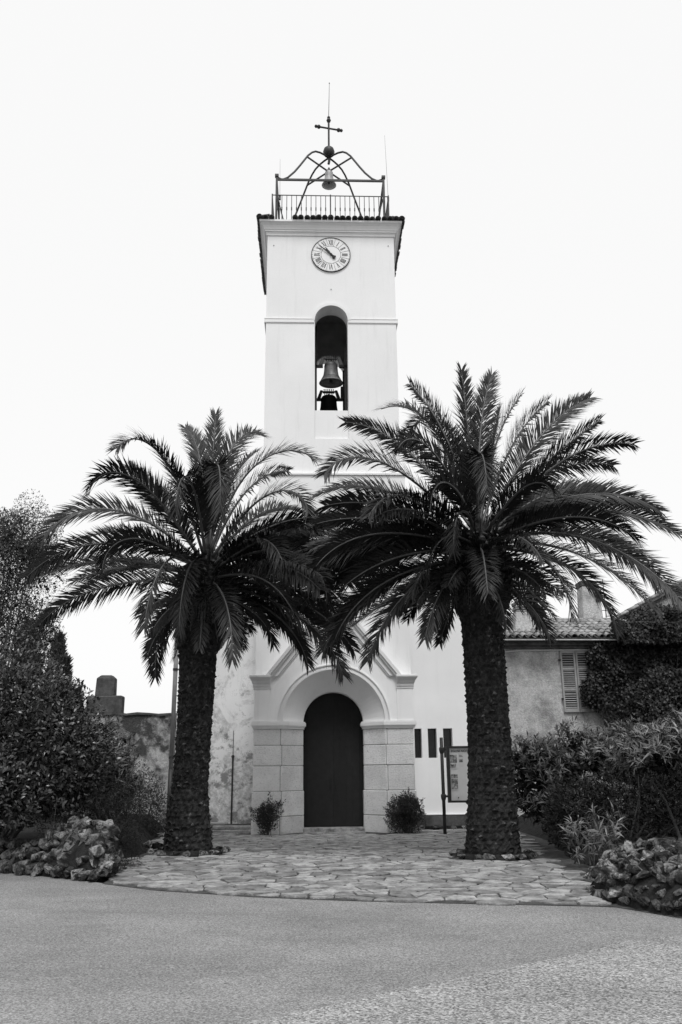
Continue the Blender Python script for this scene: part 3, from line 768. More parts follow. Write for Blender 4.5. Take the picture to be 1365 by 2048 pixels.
# right mound
rb = thing('rock_mound', 'rounded mound of pale and mossy rocks at the right corner of the paving', 'rocks', (4.0, 11.5, 0), 'rock heaps beside the paving')
MC = (4.05, 11.55); MRX, MRY, MH = 1.0, 1.75, .62
def mh(x, y):
    q = ((x-MC[0])/MRX)**2+((y-MC[1])/MRY)**2
    return MH*max(0, 1-q)**.45
placed = []; tries = 0
while len(placed) < 230 and tries < 6000:
    tries += 1; x = MC[0]+rn.uniform(-1, 1)*MRX*1.02; y = MC[1]+rn.uniform(-1, 1)*MRY*1.02
    if ((x-MC[0])/MRX)**2+((y-MC[1])/MRY)**2 > 1.0: continue
    if y > MC[1]+.9 or x > MC[0]+.75: continue
    z = mh(x, y); s_ = rn.choice((.07, .09, .11, .13, .16)) if y > 10.9 else rn.choice((.08, .10, .12))
    if any((x-a)**2+(y-b)**2+(z-c)**2 < ((s_+d)*.62)**2 for a, b, c, d in placed): continue
    placed.append((x, y, z, s_)); put_rock(rb, x, y, z-.01, s_)
m = MB(); nx, ny = 26, 34; X = arange(MC[0]-MRX, MC[0]+MRX, nx); Y = arange(MC[1]-MRY, MC[1]+MRY, ny)
m.add([(x, y, mh(x, y)*1.0-.03+rn.uniform(-.015, .015)) for y in Y for x in X], [(j*nx+i, j*nx+i+1, (j+1)*nx+i+1, (j+1)*nx+i) for j in range(ny-1) for i in range(nx-1)])
m.build('earth_core', 'soil', rb, smooth=True)
# rings of stones round the palm feet, stones along the church wall
for (px, py), lab in ((PALM_L, 'left'), (PALM_R, 'right')):
    t = thing('stone_ring', 'rough stones laid round the foot of the %s palm' % lab, 'stones', (px, py, 0), 'stone rings round the palm trunks')
    n = 17
    for k in range(n):
        a = 2*PI*k/n+rn.uniform(-.08, .08); rr = .70+rn.uniform(-.03, .06)
        x, y = px+rr*math.cos(a), py+rr*math.sin(a)*.95
        inst('stone', rn.choice(SLABS), TRS((x, y, .055), (0, 0, a+PI/2+rn.uniform(-.2, .2)), (rn.uniform(.12, .17), rn.uniform(.07, .10), rn.uniform(.12, .2))), t)
    m = MB(); m.lathe([(.70, -.02), (.68, .05), (.5, .09), (.01, .10)], (px, py, 0), 20); m.build('soil_disc', 'soil', t, smooth=True)
ed = thing('stone_edging', 'row of low edging stones along the church wall behind the notice board', 'stones', (3, 23.9, 0))
for k, x in enumerate(arange(2.35, 4.3, 6)): inst('stone', SLABS[k % 5], TRS((x, 23.95, .05), (0, 0, rn.uniform(-.1, .1)), (.19, .11, .20)), ed)
MB().box(2.15, 4.4, 23.98, 24.22, 0, .10).build('soil_strip', 'soil', ed)
sl = thing('stone_steps', 'two low worn stone slabs at the foot of the flaking wall', 'step', (-2.8, 23.8, 0))
MB().box(-3.5, -2.14, 23.55, 24.23, 0, .085).build('slab', 'flagfar', sl, bevel=.02)
MB().box(-3.4, -2.16, 23.80, 24.22, .087, .17).build('slab', 'flagfar', sl, bevel=.02)
bn = thing('bench', 'weathered plank bench end showing beside the left palm trunk', 'bench', (-3.1, 21.5, 0))
for k in range(2): MB().box(-3.85, -2.60, 21.25+k*.17, 21.40+k*.17, .36, .395).build('plank', 'wood', bn, bevel=.006)
for x in (-3.7, -2.95): MB().box(x-.05, x+.05, 21.28, 21.55, 0, .357).build('leg', 'flagfar', bn, bevel=.01)

# ------------------------------------------------------------------ boundary wall and stone pier
bw_ = thing('boundary_wall', 'tall dark stained plaster wall left of the church', 'wall', (-8, 25, 0))
m = MB(); xs = arange(-16, -4.29, 40); r5 = random.Random(9); hs = {x: 3.07-.04*(x+4.4)*.25+r5.uniform(-.02, .02) for x in xs}
m.columns(xs, lambda x: -.05, lambda x: hs[x], 25.0, 25.4); m.build('wall_body', 'wall', bw_)
m = MB(); m.columns(xs, lambda x: hs[x]-.01, lambda x: hs[x]+.05+r5.uniform(-.01, .015), 24.96, 25.44); m.build('coping', 'tomb', bw_)
tp = thing('stone_pier', 'stepped dark stone block rising above the stained wall', 'stone pier', (-6.45, 25.2, 3.1))
MB().box(-6.95, -5.95, 25.0, 25.42, 3.12, 3.62).build('base_block', 'tomb', tp, bevel=.03)
m = MB(); m.add([(-6.73, 25.03, 3.62), (-6.19, 25.03, 3.62), (-6.19, 25.4, 3.62), (-6.73, 25.4, 3.62), (-6.71, 25.04, 4.11), (-6.2, 25.04, 4.11), (-6.2, 25.39, 4.11), (-6.71, 25.39, 4.11), (-6.60, 25.1, 4.20), (-6.3, 25.1, 4.20), (-6.3, 25.33, 4.20), (-6.6, 25.33, 4.20)],
    [(0, 1, 5, 4), (1, 2, 6, 5), (2, 3, 7, 6), (3, 0, 4, 7), (4, 5, 9, 8), (5, 6, 10, 9), (6, 7, 11, 10), (7, 4, 8, 11), (8, 9, 10, 11), (3, 2, 1, 0)])
m.build('shaft', 'tomb', tp, bevel=.015)

# ------------------------------------------------------------------ notice board
nb = thing('notice_board', 'framed parish notice board on dark posts right of the porch', 'notice board', (3.2, 22.3, 0))
SX0, SX1 = 2.69, 3.86
for x in (SX0, SX1):
    p = MB(); p.tube([(x, 22.3, 0), (x, 22.3, 2.31)], .042, 12); po = p.build('post', 'iron', nb, smooth=True)
    for z in (2.02, .90): MB().lathe([(.042, -.10), (.055, -.07), (.066, -.02), (.066, .04), (.042, .06)], (x, 22.3, z), 12).build('collar', 'iron', po)
fx0, fx1, fz0, fz1 = 2.80, 3.75, .75, 2.10
fm = MB(); fm.box(fx0, fx0+.075, 22.24, 22.36, fz0, fz1); fm.box(fx1-.075, fx1, 22.24, 22.36, fz0, fz1); fm.box(fx0+.075, fx1-.075, 22.24, 22.36, fz0, fz0+.05); fm.box(fx0+.075, fx1-.075, 22.24, 22.36, fz1-.05, fz1)
frm = fm.build('frame', 'iron', nb)
for x in ((SX0+.04, fx0), (fx1, SX1-.04)):
    for z in (2.02, .90): MB().box(x[0]-.01, x[1]+.005, 22.28, 22.32, z-.025, z+.025).build('arm', 'iron', nb)
MB().box(fx0+.075, fx1-.075, 22.30, 22.33, fz0+.05, fz1-.05).build('panel', 'board', nb)
def text_mesh(body, size, x, y, z, mat, parent, name):
    cu = bpy.data.curves.new(name, 'FONT'); cu.body = body; cu.size = size; cu.extrude = .001; cu.align_x = 'LEFT'; cu.offset = size*.012
    o = bpy.data.objects.new(name, cu); COL.objects.link(o); bpy.context.view_layer.update()
    me = bpy.data.meshes.new_from_object(o.evaluated_get(bpy.context.evaluated_depsgraph_get())); bpy.data.objects.remove(o)
    me.transform(Matrix.Translation((x, y, z)) @ Matrix.Rotation(PI/2, 4, 'X')); me.materials.clear(); me.materials.append(MT[mat])
    q = bpy.data.objects.new(name, me); return link(q, parent)
text_mesh('EGLISE NOTRE-DAME', .078, 2.925, 22.296, 1.955, 'black', nb, 'lettering')
def sheet(x0, x1, z0, z1, prints):
    s_ = MB().box(x0, x1, 22.291, 22.298, z0, z1).build('poster', 'poster', nb)
    for a, b, c, d, mt in prints: MB().box(a, b, 22.286, 22.290, c, d).build('print', mt, s_)
sheet(2.885, 3.065, 1.55, 1.90, [(2.89, 3.06, 1.70, 1.89, 'photo'), (2.89, 3.03, 1.575, 1.675, 'photo')])
sheet(3.105, 3.225, 1.62, 1.93, [(3.12, 3.21, 1.71, 1.79, 'photo'), (3.12, 3.21, 1.84, 1.85, 'black'), (3.12, 3.19, 1.87, 1.88, 'black')])
sheet(2.89, 3.07, 1.04, 1.44, [(2.90, 3.06, 1.33, 1.42, 'photo'), (2.90, 3.06, 1.07, 1.31, 'photo')])
m = MB(); m.box(3.05, 3.07, 22.28, 22.30, .85, .88); m.build('lock', 'black', nb)

# ------------------------------------------------------------------ house at right
house = thing('old_house', 'old low house with weathered plaster, louvred shutters and barrel tile roof at right', 'house', (8, 26, 0))
HX0, HX1, HF = 4.75, 13.2, 26.0
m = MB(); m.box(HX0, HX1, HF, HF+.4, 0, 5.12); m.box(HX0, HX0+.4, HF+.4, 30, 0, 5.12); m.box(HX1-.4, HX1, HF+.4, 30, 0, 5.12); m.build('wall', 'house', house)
m = MB(); m.box(HX0-.02, HX1, HF-.10, HF-.002, 5.02, 5.10); m.box(HX0-.02, HX1, HF-.2, HF-.002, 5.102, 5.2); m.box(HX0-.02, HX1, HF-.32, HF+.4, 5.202, 5.28); m.build('eaves_cornice', 'tomb', house)  # shadow under the eaves is put into the cornice's dark colour
sl_ = math.atan2(.9, 2.45)
m = MB(); m.prism([(HF-.42, 5.29), (28.03, 6.2), (30.5, 5.3), (30.5, 5.2), (28.03, 6.1), (HF-.38, 5.22)], HX0-.1, HX1, 'x'); roof = m.build('roof', 'tile', house)
HT = barrel(.105, .50, .018, 6, .85).mesh('house_tile', True); HT.materials.append(MT['tile'])
r6 = random.Random(4)
for c in range(29):
    x = HX0+.02+c*.212
    for k in range(6):
        d = k*.41; y = HF-.5+d*math.cos(sl_); z = 5.30+d*math.sin(sl_)
        inst('roof_tile', HT, TRS((x+r6.uniform(-.012, .012), y+r6.uniform(-.02, .02), z+r6.uniform(-.006, .006)), (sl_-.03, 0, r6.uniform(-.03, .03))), roof)
RT = barrel(.11, .48, .018, 6, .9).mesh('ridge_tile', True); RT.materials.append(MT['tile'])
for k in range(12): inst('ridge_tile', RT, TRS((HX0+.46+k*.40, 28.03, 6.20), (0, 0, PI/2)), roof)
m = MB(); m.tube([(HX0, HF-.46, 5.235), (7.2, HF-.46, 5.225), (9.8, HF-.46, 5.215)], .016, 6); m.build('gutter_wire', 'cable', house)
m = MB(); m.tube([(HX0+.2, HF-.03, 4.90), (5.8, HF-.03, 4.97), (8.2, HF-.03, 4.98)], .022, 8); m.build('wall_cable', 'cable', house)
# shutters
win = MB().box(6.96, 7.87, HF-.012, HF-.003, 3.14, 4.94).build('shade_backing', 'black', house)  # black sheet on the wall, painted shade behind the slats
slat = MB().box(-.165, .165, -.016, .016, -.004, .004).mesh('slat'); slat.materials.append(MT['shutter'])
for k in range(2):
    x0 = 6.95+k*.475; x1 = x0+.46
    f = MB(); f.box(x0, x0+.055, HF-.062, HF-.014, 3.13, 4.95); f.box(x1-.055, x1, HF-.062, HF-.014, 3.13, 4.95)
    for z0, z1 in ((3.13, 3.24), (3.76, 3.83), (4.38, 4.45), (4.87, 4.95)): f.box(x0+.055, x1-.055, HF-.06, HF-.016, z0, z1)
    sh = f.build('shutter', 'shutter', house, bevel=.003)
    for z0, z1 in ((3.24, 3.76), (3.83, 4.38), (4.45, 4.87)):
        n = int((z1-z0)/.06)
        for j in range(n): inst('slat', slat, TRS(((x0+x1)/2, HF-.038, z0+(j+.5)*(z1-z0)/n), (.75, 0, 0), ((x1-x0-.11)/.33, 1, 1)), sh)
for z in (4.65, 3.5): MB().box(6.90, 6.96, HF-.075, HF-.02, z, z+.05).build('hinge', 'iron', house)
# chimneys
def frustum(m, x0, x1, y0, y1, z0, X0, X1, Y0, Y1, z1):
    m.add([(x0, y0, z0), (x1, y0, z0), (x1, y1, z0), (x0, y1, z0), (X0, Y0, z1), (X1, Y0, z1), (X1, Y1, z1), (X0, Y1, z1)], [(3, 2, 1, 0), (4, 5, 6, 7), (0, 1, 5, 4), (1, 2, 6, 5), (2, 3, 7, 6), (3, 0, 4, 7)])
ch = thing('chimney', 'squat tapered plaster chimney capped with stacked tiles near the palm trunk', 'chimney', (6.05, 26.6, 5.5), 'chimneys of the old house')
m = MB(); frustum(m, 5.68, 6.40, 26.2, 26.9, 5.35, 5.78, 6.32, 26.3, 26.85, 6.22); m.build('stack', 'house', ch, bevel=.02)
for k in range(5): MB().box(5.80-.02*(k % 2), 6.28+.02*(k % 2), 26.3, 26.84, 6.222+k*.075, 6.27+k*.075).build('cap_tile', 'tile', ch, bevel=.008)
m = MB()
for x in (5.86, 6.2):
    for k in range(4): m.box(x-.04, x+.04, 26.35, 26.8, 6.268+k*.075, 6.30+k*.075)
m.build('cap_spacers', 'tomb', ch)
ch = thing('chimney', 'tall plain plaster chimney shaft behind the tile ridge', 'chimney', (9.05, 29.0, 5.5), 'chimneys of the old house')
m = MB(); frustum(m, 8.66, 9.42, 28.8, 29.5, 5.3, 8.76, 9.36, 28.85, 29.45, 7.55); m.build('stack', 'house', ch, bevel=.02)
m = MB(); frustum(m, 8.74, 9.38, 28.83, 29.47, 7.55, 8.70, 9.2, 28.83, 29.47, 7.74); m.build('cap', 'tomb', ch, bevel=.02)
MB().box(9.2, 9.4, 28.80, 28.85, 7.0, 7.4).build('flue_hatch', 'iron', ch)
at = thing('roof_aerial', 'spindly aerial mast beside the tall chimney', 'aerial', (9.5, 28.9, 6))
m = MB(); m.tube([(9.52, 28.9, 5.6), (9.52, 28.9, 7.8)], .015, 6); m.build('mast', 'iron', at)
m = MB(); m.box(9.3, 9.9, 28.89, 28.91, 7.72, 7.74); m.box(9.32, 9.75, 28.89, 28.91, 6.70, 6.72); m.box(9.5, 9.8, 28.885, 28.915, 6.5, 6.52); m.build('crossbars', 'iron', at)
# higher house behind
h2 = thing('rear_house', 'higher ivy grown house with sloping tiled gable at the right edge', 'house', (12.5, 31, 0))
def rake(x): return 6.35+(x-9.75)*.52
m = MB(); m.columns(arange(9.9, 15.4, 6), lambda x: 0, lambda x: rake(x)-.12, 29.0, 29.4); m.box(9.9, 10.2, 29.4, 35, 0, 6.25); m.build('wall', 'house', h2)
m = MB(); m.prism([(9.6, rake(9.6)-.1), (15.4, rake(15.4)-.1), (15.4, rake(15.4)+.02), (9.6, rake(9.6)+.02)], 28.85, 35); r2 = m.build('roof', 'tile', h2)
MB().prism([(9.7, rake(9.7)-.22), (15.4, rake(15.4)-.22), (15.4, rake(15.4)-.102), (9.7, rake(9.7)-.102)], 28.92, 28.997).build('verge_board', 'tomb', h2)
a2 = math.atan(.52)
for k in range(13):
    d = k*.42; x = 9.55+d*math.cos(a2); z = rake(9.55)+.02+d*math.sin(a2)
    for q in range(2): inst('roof_tile', HT, TRS((x, 28.86+q*.21, z), (0, 0, -PI/2)) @ TRS((0, 0, 0), (a2-.04, 0, 0)), r2)

# ------------------------------------------------------------------ palms
FR_L = [[4.27,0.96,1.94,3.98,2.34],[4.1,0.67,2.16,3.8,3.13],[3.19,0.71,1.91,3.92,2.08],[3.12,0.41,1.3,3.87,1.72],[2.92,-0.02,0.84,3.72,2.66],[1.63,1.32,0.16,3.97,1.59],[2.16,1.46,0.86,3.75,2.05],[0.99,1.44,1.52,4.27,2.6],[-0.22,1.26,2.11,3.63,2.56],[-0.65,0.8,2.24,3.26,2.46],[-0.92,0.31,1.96,3.3,2.04],[-0.62,0.23,1.84,3.59,2.0],[-0.4,-0.33,0.95,3.69,2.14],[-1.19,-0.32,1.22,2.81,1.57],[1.08,0.04,1.19,3.04,1.52],[0.82,0.06,1.35,3.52,1.7],[4.09,0.24,1.96,3.08,2.95],[4.49,0.17,1.67,3.73,1.31],[2.78,-0.45,1.25,2.21,0.81],[4.63,0.83,2.48,3.69,2.01],[-1.37,1.38,3.05,4.13,1.23],[0.96,1.33,0.71,3.4,1.53],[0.91,0.82,1.13,4.14,1.99],[0.9,0.28,0.66,4.2,1.52],[0.86,-0.03,0.24,4.05,1.46],[2.6,0.25,0.91,4.02,1.61],[2.56,0.53,0.88,4.14,2.17],[2.39,0.83,0.15,4.08,1.51],[0.91,1.11,0.9,3.87,1.79],[4.61,0.23,1.88,2.83,0.94]]
FR_R = [[1.58,1.4,0.05,3.89,1.4],[0.95,1.46,0.51,4.01,1.59],[2.47,1.36,0.48,3.85,1.67],[2.31,1.27,1.28,4.46,2.7],[2.59,1.01,0.75,4.27,2.35],[3.62,0.62,1.68,3.83,2.82],[2.55,0.66,0.99,4.22,2.33],[0.48,1.34,0.49,3.49,1.68],[0.54,1.15,0.49,4.03,1.68],[0.34,1.0,0.55,4.54,2.42],[0.24,0.84,0.23,3.98,1.5],[0.17,0.8,0.89,4.29,2.36],[0.39,0.79,0.89,4.2,1.95],[-1.14,0.5,2.0,2.5,3.06],[0.08,0.55,1.15,4.01,1.92],[0.09,0.4,1.02,4.29,1.84],[-0.88,0.16,1.0,3.38,1.91],[0.13,0.25,1.4,3.97,1.88],[0.16,0.18,1.08,3.9,1.04],[0.42,0.05,1.45,3.88,1.91],[-1.15,-0.13,1.43,3.16,1.75],[0.72,-0.0,1.63,2.44,1.41],[-1.73,-0.2,0.88,2.81,1.76],[4.16,0.02,1.39,2.98,1.8],[-1.37,-0.02,0.92,2.73,1.73],[4.01,-0.45,0.76,2.72,1.35],[3.6,-0.39,0.87,3.36,1.45],[2.94,-0.24,1.38,3.5,2.55],[3.72,-0.13,0.57,3.33,1.69],[3.67,0.05,0.97,3.82,2.36],[4.09,0.89,2.47,2.52,1.46],[-1.68,1.21,2.91,3.22,1.29],[3.97,0.29,1.31,3.55,2.49],[4.01,0.84,1.84,3.22,2.49],[2.12,1.39,1.89,4.01,2.82],[2.53,0.45,1.03,4.27,2.66],[1.77,0.28,1.91,2.86,1.02],[-0.79,0.13,1.13,4.29,1.01],[0.37,0.52,0.6,4.55,1.23],[0.95,1.15,0.05,3.45,1.7],[2.23,-0.19,0.17,3.77,1.48],[4.31,0.53,1.98,2.59,1.06]]
def frond_curve(crown, az, e0, dr, L, p, n=26):
    b = Vector(crown)+Vector((.28*math.cos(az)*math.cos(e0), .28*math.sin(az)*math.cos(e0), .55*math.sin(e0)))
    P = [b]
    for i in range(n):
        s_ = (i+.5)/n; el = e0-dr*s_**p
        P.append(P[-1]+Vector((math.cos(el)*math.cos(az), math.cos(el)*math.sin(az), math.sin(el)))*(L/n))
    return P
def frond(par, crown, az, e0, dr, L, p, seed, dens=1.0):
    rn = random.Random(seed); P = frond_curve(crown, az, e0, dr, L, p); n = len(P)-1
    side = Vector((-math.sin(az), math.cos(az), 0)); hand_ = rn.choice((-1, 1))
    roll0 = rn.uniform(-.25, .25); roll1 = hand_*rn.uniform(.8, 1.35)*abs(math.cos(az))+rn.uniform(-.2, .2)   # the blade twists towards its tip
    V = []; F = []
    N = int(42*L*dens); ks = L/4.0
    ang = .86+rn.uniform(-.08, .08)
    for i in range(N):
        s_ = .10+.90*(i+rn.uniform(-.25, .25))/N; s_ = min(max(s_, .08), .999)
        f = s_*n; k = min(int(f), n-1); c = P[k].lerp(P[k+1], f-k); T = (P[k+1]-P[k]).normalized()
        U = T.cross(side); U.normalize()
        roll = roll0+roll1*min(1, s_*1.8)
        sd = (side*math.cos(roll)+U*math.sin(roll)); up = (U*math.cos(roll)-side*math.sin(roll))
        prof = min(1, .30+s_*3.2)*(1-.52*max(0, (s_-.6)/.4)**1.5)
        ln = .61*ks**.5*prof*rn.uniform(.86, 1.12)
        fw = ang*(1-.45*s_)                                   # angle away from the rachis shrinks to the tip
        if s_ < .16: ln *= .6
        for sg in (-1, 1):
            if rn.random() < .05: continue                     # torn leaflets
            v_ = rn.uniform(.28, .62)*(1 if rn.random() > .3 else .2)   # several ranks: V-shaped and flatter leaflets
            d = (T*math.cos(fw)+(sd*sg*math.cos(v_)+up*math.sin(v_))*math.sin(fw)).normalized()
            d = (d+Vector((rn.gauss(0, .08), rn.gauss(0, .08), rn.gauss(0, .08)))).normalized()
            w = (d.cross(up)).normalized()*(.0135*rn.uniform(.8, 1.25))
            m1 = c+d*ln*.45; tip = c+d*ln+Vector((0, 0, -ln*.10*rn.uniform(.3, 1.6)))
            b = len(V); fold = up*.006
            V += [tuple(c-w*.5), tuple(c+w*.5), tuple(m1+w+fold), tuple(m1-w+fold), tuple(tip)]
            F += [(b, b+1, b+2, b+3), (b+3, b+2, b+4)]
    me = bpy.data.meshes.new('frond'); me.from_pydata(V, [], F); me.materials.append(MT['frond'])
    o = bpy.data.objects.new('frond', me); link(o, par)
    r = MB(); r.tube(P, [.034*(1-.9*(i/n))+.004 for i in range(n+1)], 5); r.build('rachis', 'rachis', o, smooth=True)
    return o
def palm(label, prof, crown, fr, seed, fill, out):
    """prof: rows of (z, x centre, radius)"""
    y = crown[1]; t = thing('palm_tree', label, 'palm tree', (prof[0][1], y, 0), 'palms flanking the church path')
    rn = random.Random(seed)
    def at(z):
        for a, b in zip(prof, prof[1:]):
            if z <= b[0]:
                k = (z-a[0])/(b[0]-a[0]); return a[1]+(b[1]-a[1])*k, a[2]+(b[2]-a[2])*k
        return prof[-1][1:]
    zt = prof[-1][0]; nz = int(zt/.045); na = 72; V = []; F = []
    for j in range(nz+1):
        z = zt*j/nz; cx, r = at(z)
        for i in range(na):
            a = 2*PI*i/na
            row = z/.115; u = a/(2*PI)*18+(.5 if int(row) % 2 else 0)
            fz = row-math.floor(row); fu = u-math.floor(u)
            bump = (1-abs(fu-.5)*2)**.5*(1-fz)*.035+rn.uniform(-.012, .012)
            rr = r-.02+bump
            V.append((cx+rr*math.cos(a), y+rr*math.sin(a), z))
    for j in range(nz):
        for i in range(na): F.append((j*na+i, j*na+(i+1) % na, (j+1)*na+(i+1) % na, (j+1)*na+i))
    F.append(tuple(range(nz*na, nz*na+na)))
    me = bpy.data.meshes.new('trunk'); me.from_pydata(V, [], F); me.materials.append(MT['trunk']); link(bpy.data.objects.new('trunk', me), t)
    # cut leaf bases: wedges pushed out of the trunk
    sc = MB(); z = .15; j = 0
    while z < zt:
        cx, r = at(z); big = ss(zt-1.5, zt-.9, z); n = 18 if big < .5 else 15
        for i in range(n):
            if big < .5 and rn.random() < .35+.35*math.sin(z*2.3+i*.7+seed): continue
            a = 2*PI*(i+(.5 if j % 2 else 0))/n+rn.uniform(-.06, .06)*(1 if big > .5 else 2.6)
            h = .03+.03*rn.random()+.05*big; w = .06+.03*rn.random()+.035*big; o_ = -.008+.05*rn.random()**2+.09*big*rn.random()
            e = Vector((math.cos(a), math.sin(a), 0)); s_ = Vector((-e.y, e.x, 0)); c = Vector((cx, y, z+rn.uniform(-.03, .03)))+e*(r-.02)
            sc.add([c-s_*w, c+s_*w, c+e*(o_+.02)+s_*w*.55+Vector((0, 0, h)), c+e*(o_+.02)-s_*w*.55+Vector((0, 0, h)), c-Vector((0, 0, h*1.4)), c+Vector((0, 0, h*2.0))+e*.0], [(0, 4, 1), (0, 1, 2, 3), (3, 2, 5), (1, 5, 2), (0, 3, 5)])
        z += .105+.03*big; j += 1
    sc.build('leaf_scars', 'scar', t, kind='stuff')
    # crown heart: upright leaf stalks packed together
    hb = MB()
    for k in range(150):
        a = rn.uniform(0, 2*PI); e = rn.uniform(-.15, 1.45); l = rn.uniform(.5, 1.1)
        d = Vector((math.cos(e)*math.cos(a), math.cos(e)*math.sin(a), math.sin(e)))
        b = Vector((crown[0], y, crown[2]-.5))+Vector((d.x*.3, d.y*.3, rn.uniform(-.35, .35)))
        hb.tube([b, b+d*l*.5+Vector((0, 0, .03)), b+d*l], [.035, .028, .012], 4)
    hb.lathe([(.45, -.7), (.5, -.4), (.40, -.1), (.26, .2), (.10, .55), (.01, .8)], crown, 14)
    hb.build('leaf_stalks', 'trunk', t, kind='stuff')
    k = 0
    for az_, e0, dr, L, p in fr:
        frond(t, crown, az_, e0, dr, L, p, seed*1000+k); k += 1
    for i in range(fill):                                    # fronds behind and between
        az_ = i*2.39996+rn.uniform(-.2, .2); e0 = -.30+1.10*((i*.618) % 1.0); back = math.sin(az_)
        if back < -.15 and e0 < .3: continue
        if back > .45 and e0 < .55: continue
        if math.cos(az_)*out > .25 and e0 < .3: continue
        L = rn.uniform(3.0, 3.9); dr = rn.uniform(.6, 1.1)+max(0, -e0)*.2
        if back < -.2 : L *= .72
        if e0 < -.1: L *= .72
        if e0 > .45 and abs(math.cos(az_)) > .6: L *= .8
        frond(t, (crown[0], y, crown[2]-.15), az_, e0, dr, L, 1.5, seed*1000+500+i)
    for i in range(10):                                      # fronds reaching towards the other palm
        az_ = (0 if out < 0 else PI)+rn.uniform(-1.05, .15)*(1 if out < 0 else -1); e0 = rn.uniform(-.22, .32)
        frond(t, (crown[0], y, crown[2]-.1), az_, e0, rn.uniform(.5, 1.0), rn.uniform(3.0, 4.0), 1.7, seed*1000+700+i)
    for i in range(22):                                      # short hanging skirt under the crown
        az_ = i*2.39996+rn.uniform(-.2, .2); e0 = rn.uniform(-.7, .0)
        frond(t, (crown[0], y, crown[2]-.35), az_, e0, rn.uniform(.5, .9), rn.uniform(1.0, 1.5) if out < 0 else rn.uniform(1.3, 1.9), 1.3, seed*1000+800+i)
    for i in range(7):                                       # fruit stalks hanging below the crown
        az_ = i*2.4+seed; b = Vector((crown[0], y, crown[2]-.6)); d = Vector((math.cos(az_), math.sin(az_), 0)); m = MB(); fm_ = MB()
        for q in range(9):
            d2 = (d+Vector((rn.gauss(0, .25), rn.gauss(0, .25), 0))).normalized(); l = rn.uniform(.55, .95)
            pts = [b+d*.3, b+d*.55+Vector((0, 0, .05)), b+d2*(.55+l*.35)+Vector((0, 0, -l*.25)), b+d2*(.55+l*.45)+Vector((0, 0, -l*.8))]
            m.tube(pts, .006, 4)
            for w in range(7):
                c = pts[2].lerp(pts[3], w/6)+Vector((rn.uniform(-.04, .04), rn.uniform(-.04, .04), 0)); fm_.lathe([(.001, -.018), (.014, 0), (.001, .018)], c, 5)
        so = m.build('fruit_stalk', 'bark', t); fm_.build('fruit', 'fruit', so, kind='stuff')
    return t
palm('thick shaggy palm with drooping crown, left of the church porch',
     [(0, -3.02, .50), (.35, -3.03, .46), (.75, -3.04, .42), (1.24, -3.03, .36), (2.27, -2.99, .352), (3.33, -2.97, .37), (3.95, -2.975, .40), (4.05, -2.95, .47), (4.4, -2.93, .53), (5.05, -2.91, .56), (5.5, -2.88, .50), (5.8, -2.86, .30)],
     (-2.86, 18.2, 5.6), FR_L, 3, 74, -1)
palm('taller palm with wide spreading crown, right of the church porch',
     [(0, 2.745, .53), (.4, 2.76, .485), (1.08, 2.785, .445), (2.2, 2.795, .405), (3.79, 2.785, .40), (4.38, 2.77, .41), (4.5, 2.78, .47), (4.79, 2.81, .58), (5.3, 2.82, .58), (5.75, 2.81, .5), (6.05, 2.80, .30)],
     (2.80, 16.8, 5.85), FR_R, 4, 74, 1)

# ------------------------------------------------------------------ shrubs, trees, ivy
def leaf_obj(name, pos, d, up, ln, wd, mat, parent, curl=.15):
    pos, d, up = [np.asarray(a, float) for a in (pos, d, up)]; n = len(pos)
    d /= np.linalg.norm(d, axis=1)[:, None]+1e-9
    w = np.cross(d, up); w /= np.linalg.norm(w, axis=1)[:, None]+1e-9
    u = np.cross(w, d); ln = np.asarray(ln)[:, None]; wd = np.asarray(wd)[:, None]
    m = pos+d*ln*.5+u*ln*.05; tip = pos+d*ln-u*ln*curl
    l = pos+d*ln*.45-w*wd*.5+u*wd*.22; r = pos+d*ln*.45+w*wd*.5+u*wd*.22
    V = np.stack([pos, l, m, r, tip], 1).reshape(-1, 3)
    b = np.arange(n)[:, None]*5
    F = np.concatenate([b+np.array([[0, 3, 2]]), b+np.array([[0, 2, 1]]), b+np.array([[2, 3, 4]]), b+np.array([[1, 2, 4]])], 1).reshape(-1, 3)
    me = bpy.data.meshes.new(name); me.vertices.add(len(V)); me.vertices.foreach_set('co', V.ravel())
    me.loops.add(F.size); me.loops.foreach_set('vertex_index', F.ravel().astype(np.int32))
    me.polygons.add(len(F)); me.polygons.foreach_set('loop_start', np.arange(0, F.size, 3, dtype=np.int32))
    me.update(calc_edges=True); me.validate(); me.materials.append(MT[mat])
    o = bpy.data.objects.new(name, me); return link(o, parent)
def blob_points(rg, blobs, n, shell=.4, lump=.16):
    vol = np.array([b[3]*b[4]+b[4]*b[5]+b[3]*b[5] for b in blobs]); vol = vol/vol.sum(); P = []; Nn = []
    for b, v in zip(blobs, vol):
        k = int(n*v); q = rg.normal(size=(k, 3)); q /= np.linalg.norm(q, axis=1)[:, None]
        lob = rg.normal(size=(14, 3)); lob /= np.linalg.norm(lob, axis=1)[:, None]
        bump = np.max(q @ lob.T, axis=1); rad = 1-lump+lump*1.6*np.clip((bump-.75)/.25, 0, 1)
        rad = rad*(1-shell*rg.random(k)**1.7)
        P.append(np.array(b[:3])+q*rad[:, None]*np.array(b[3:])); Nn.append(q)
    return np.vstack(P), np.vstack(Nn)
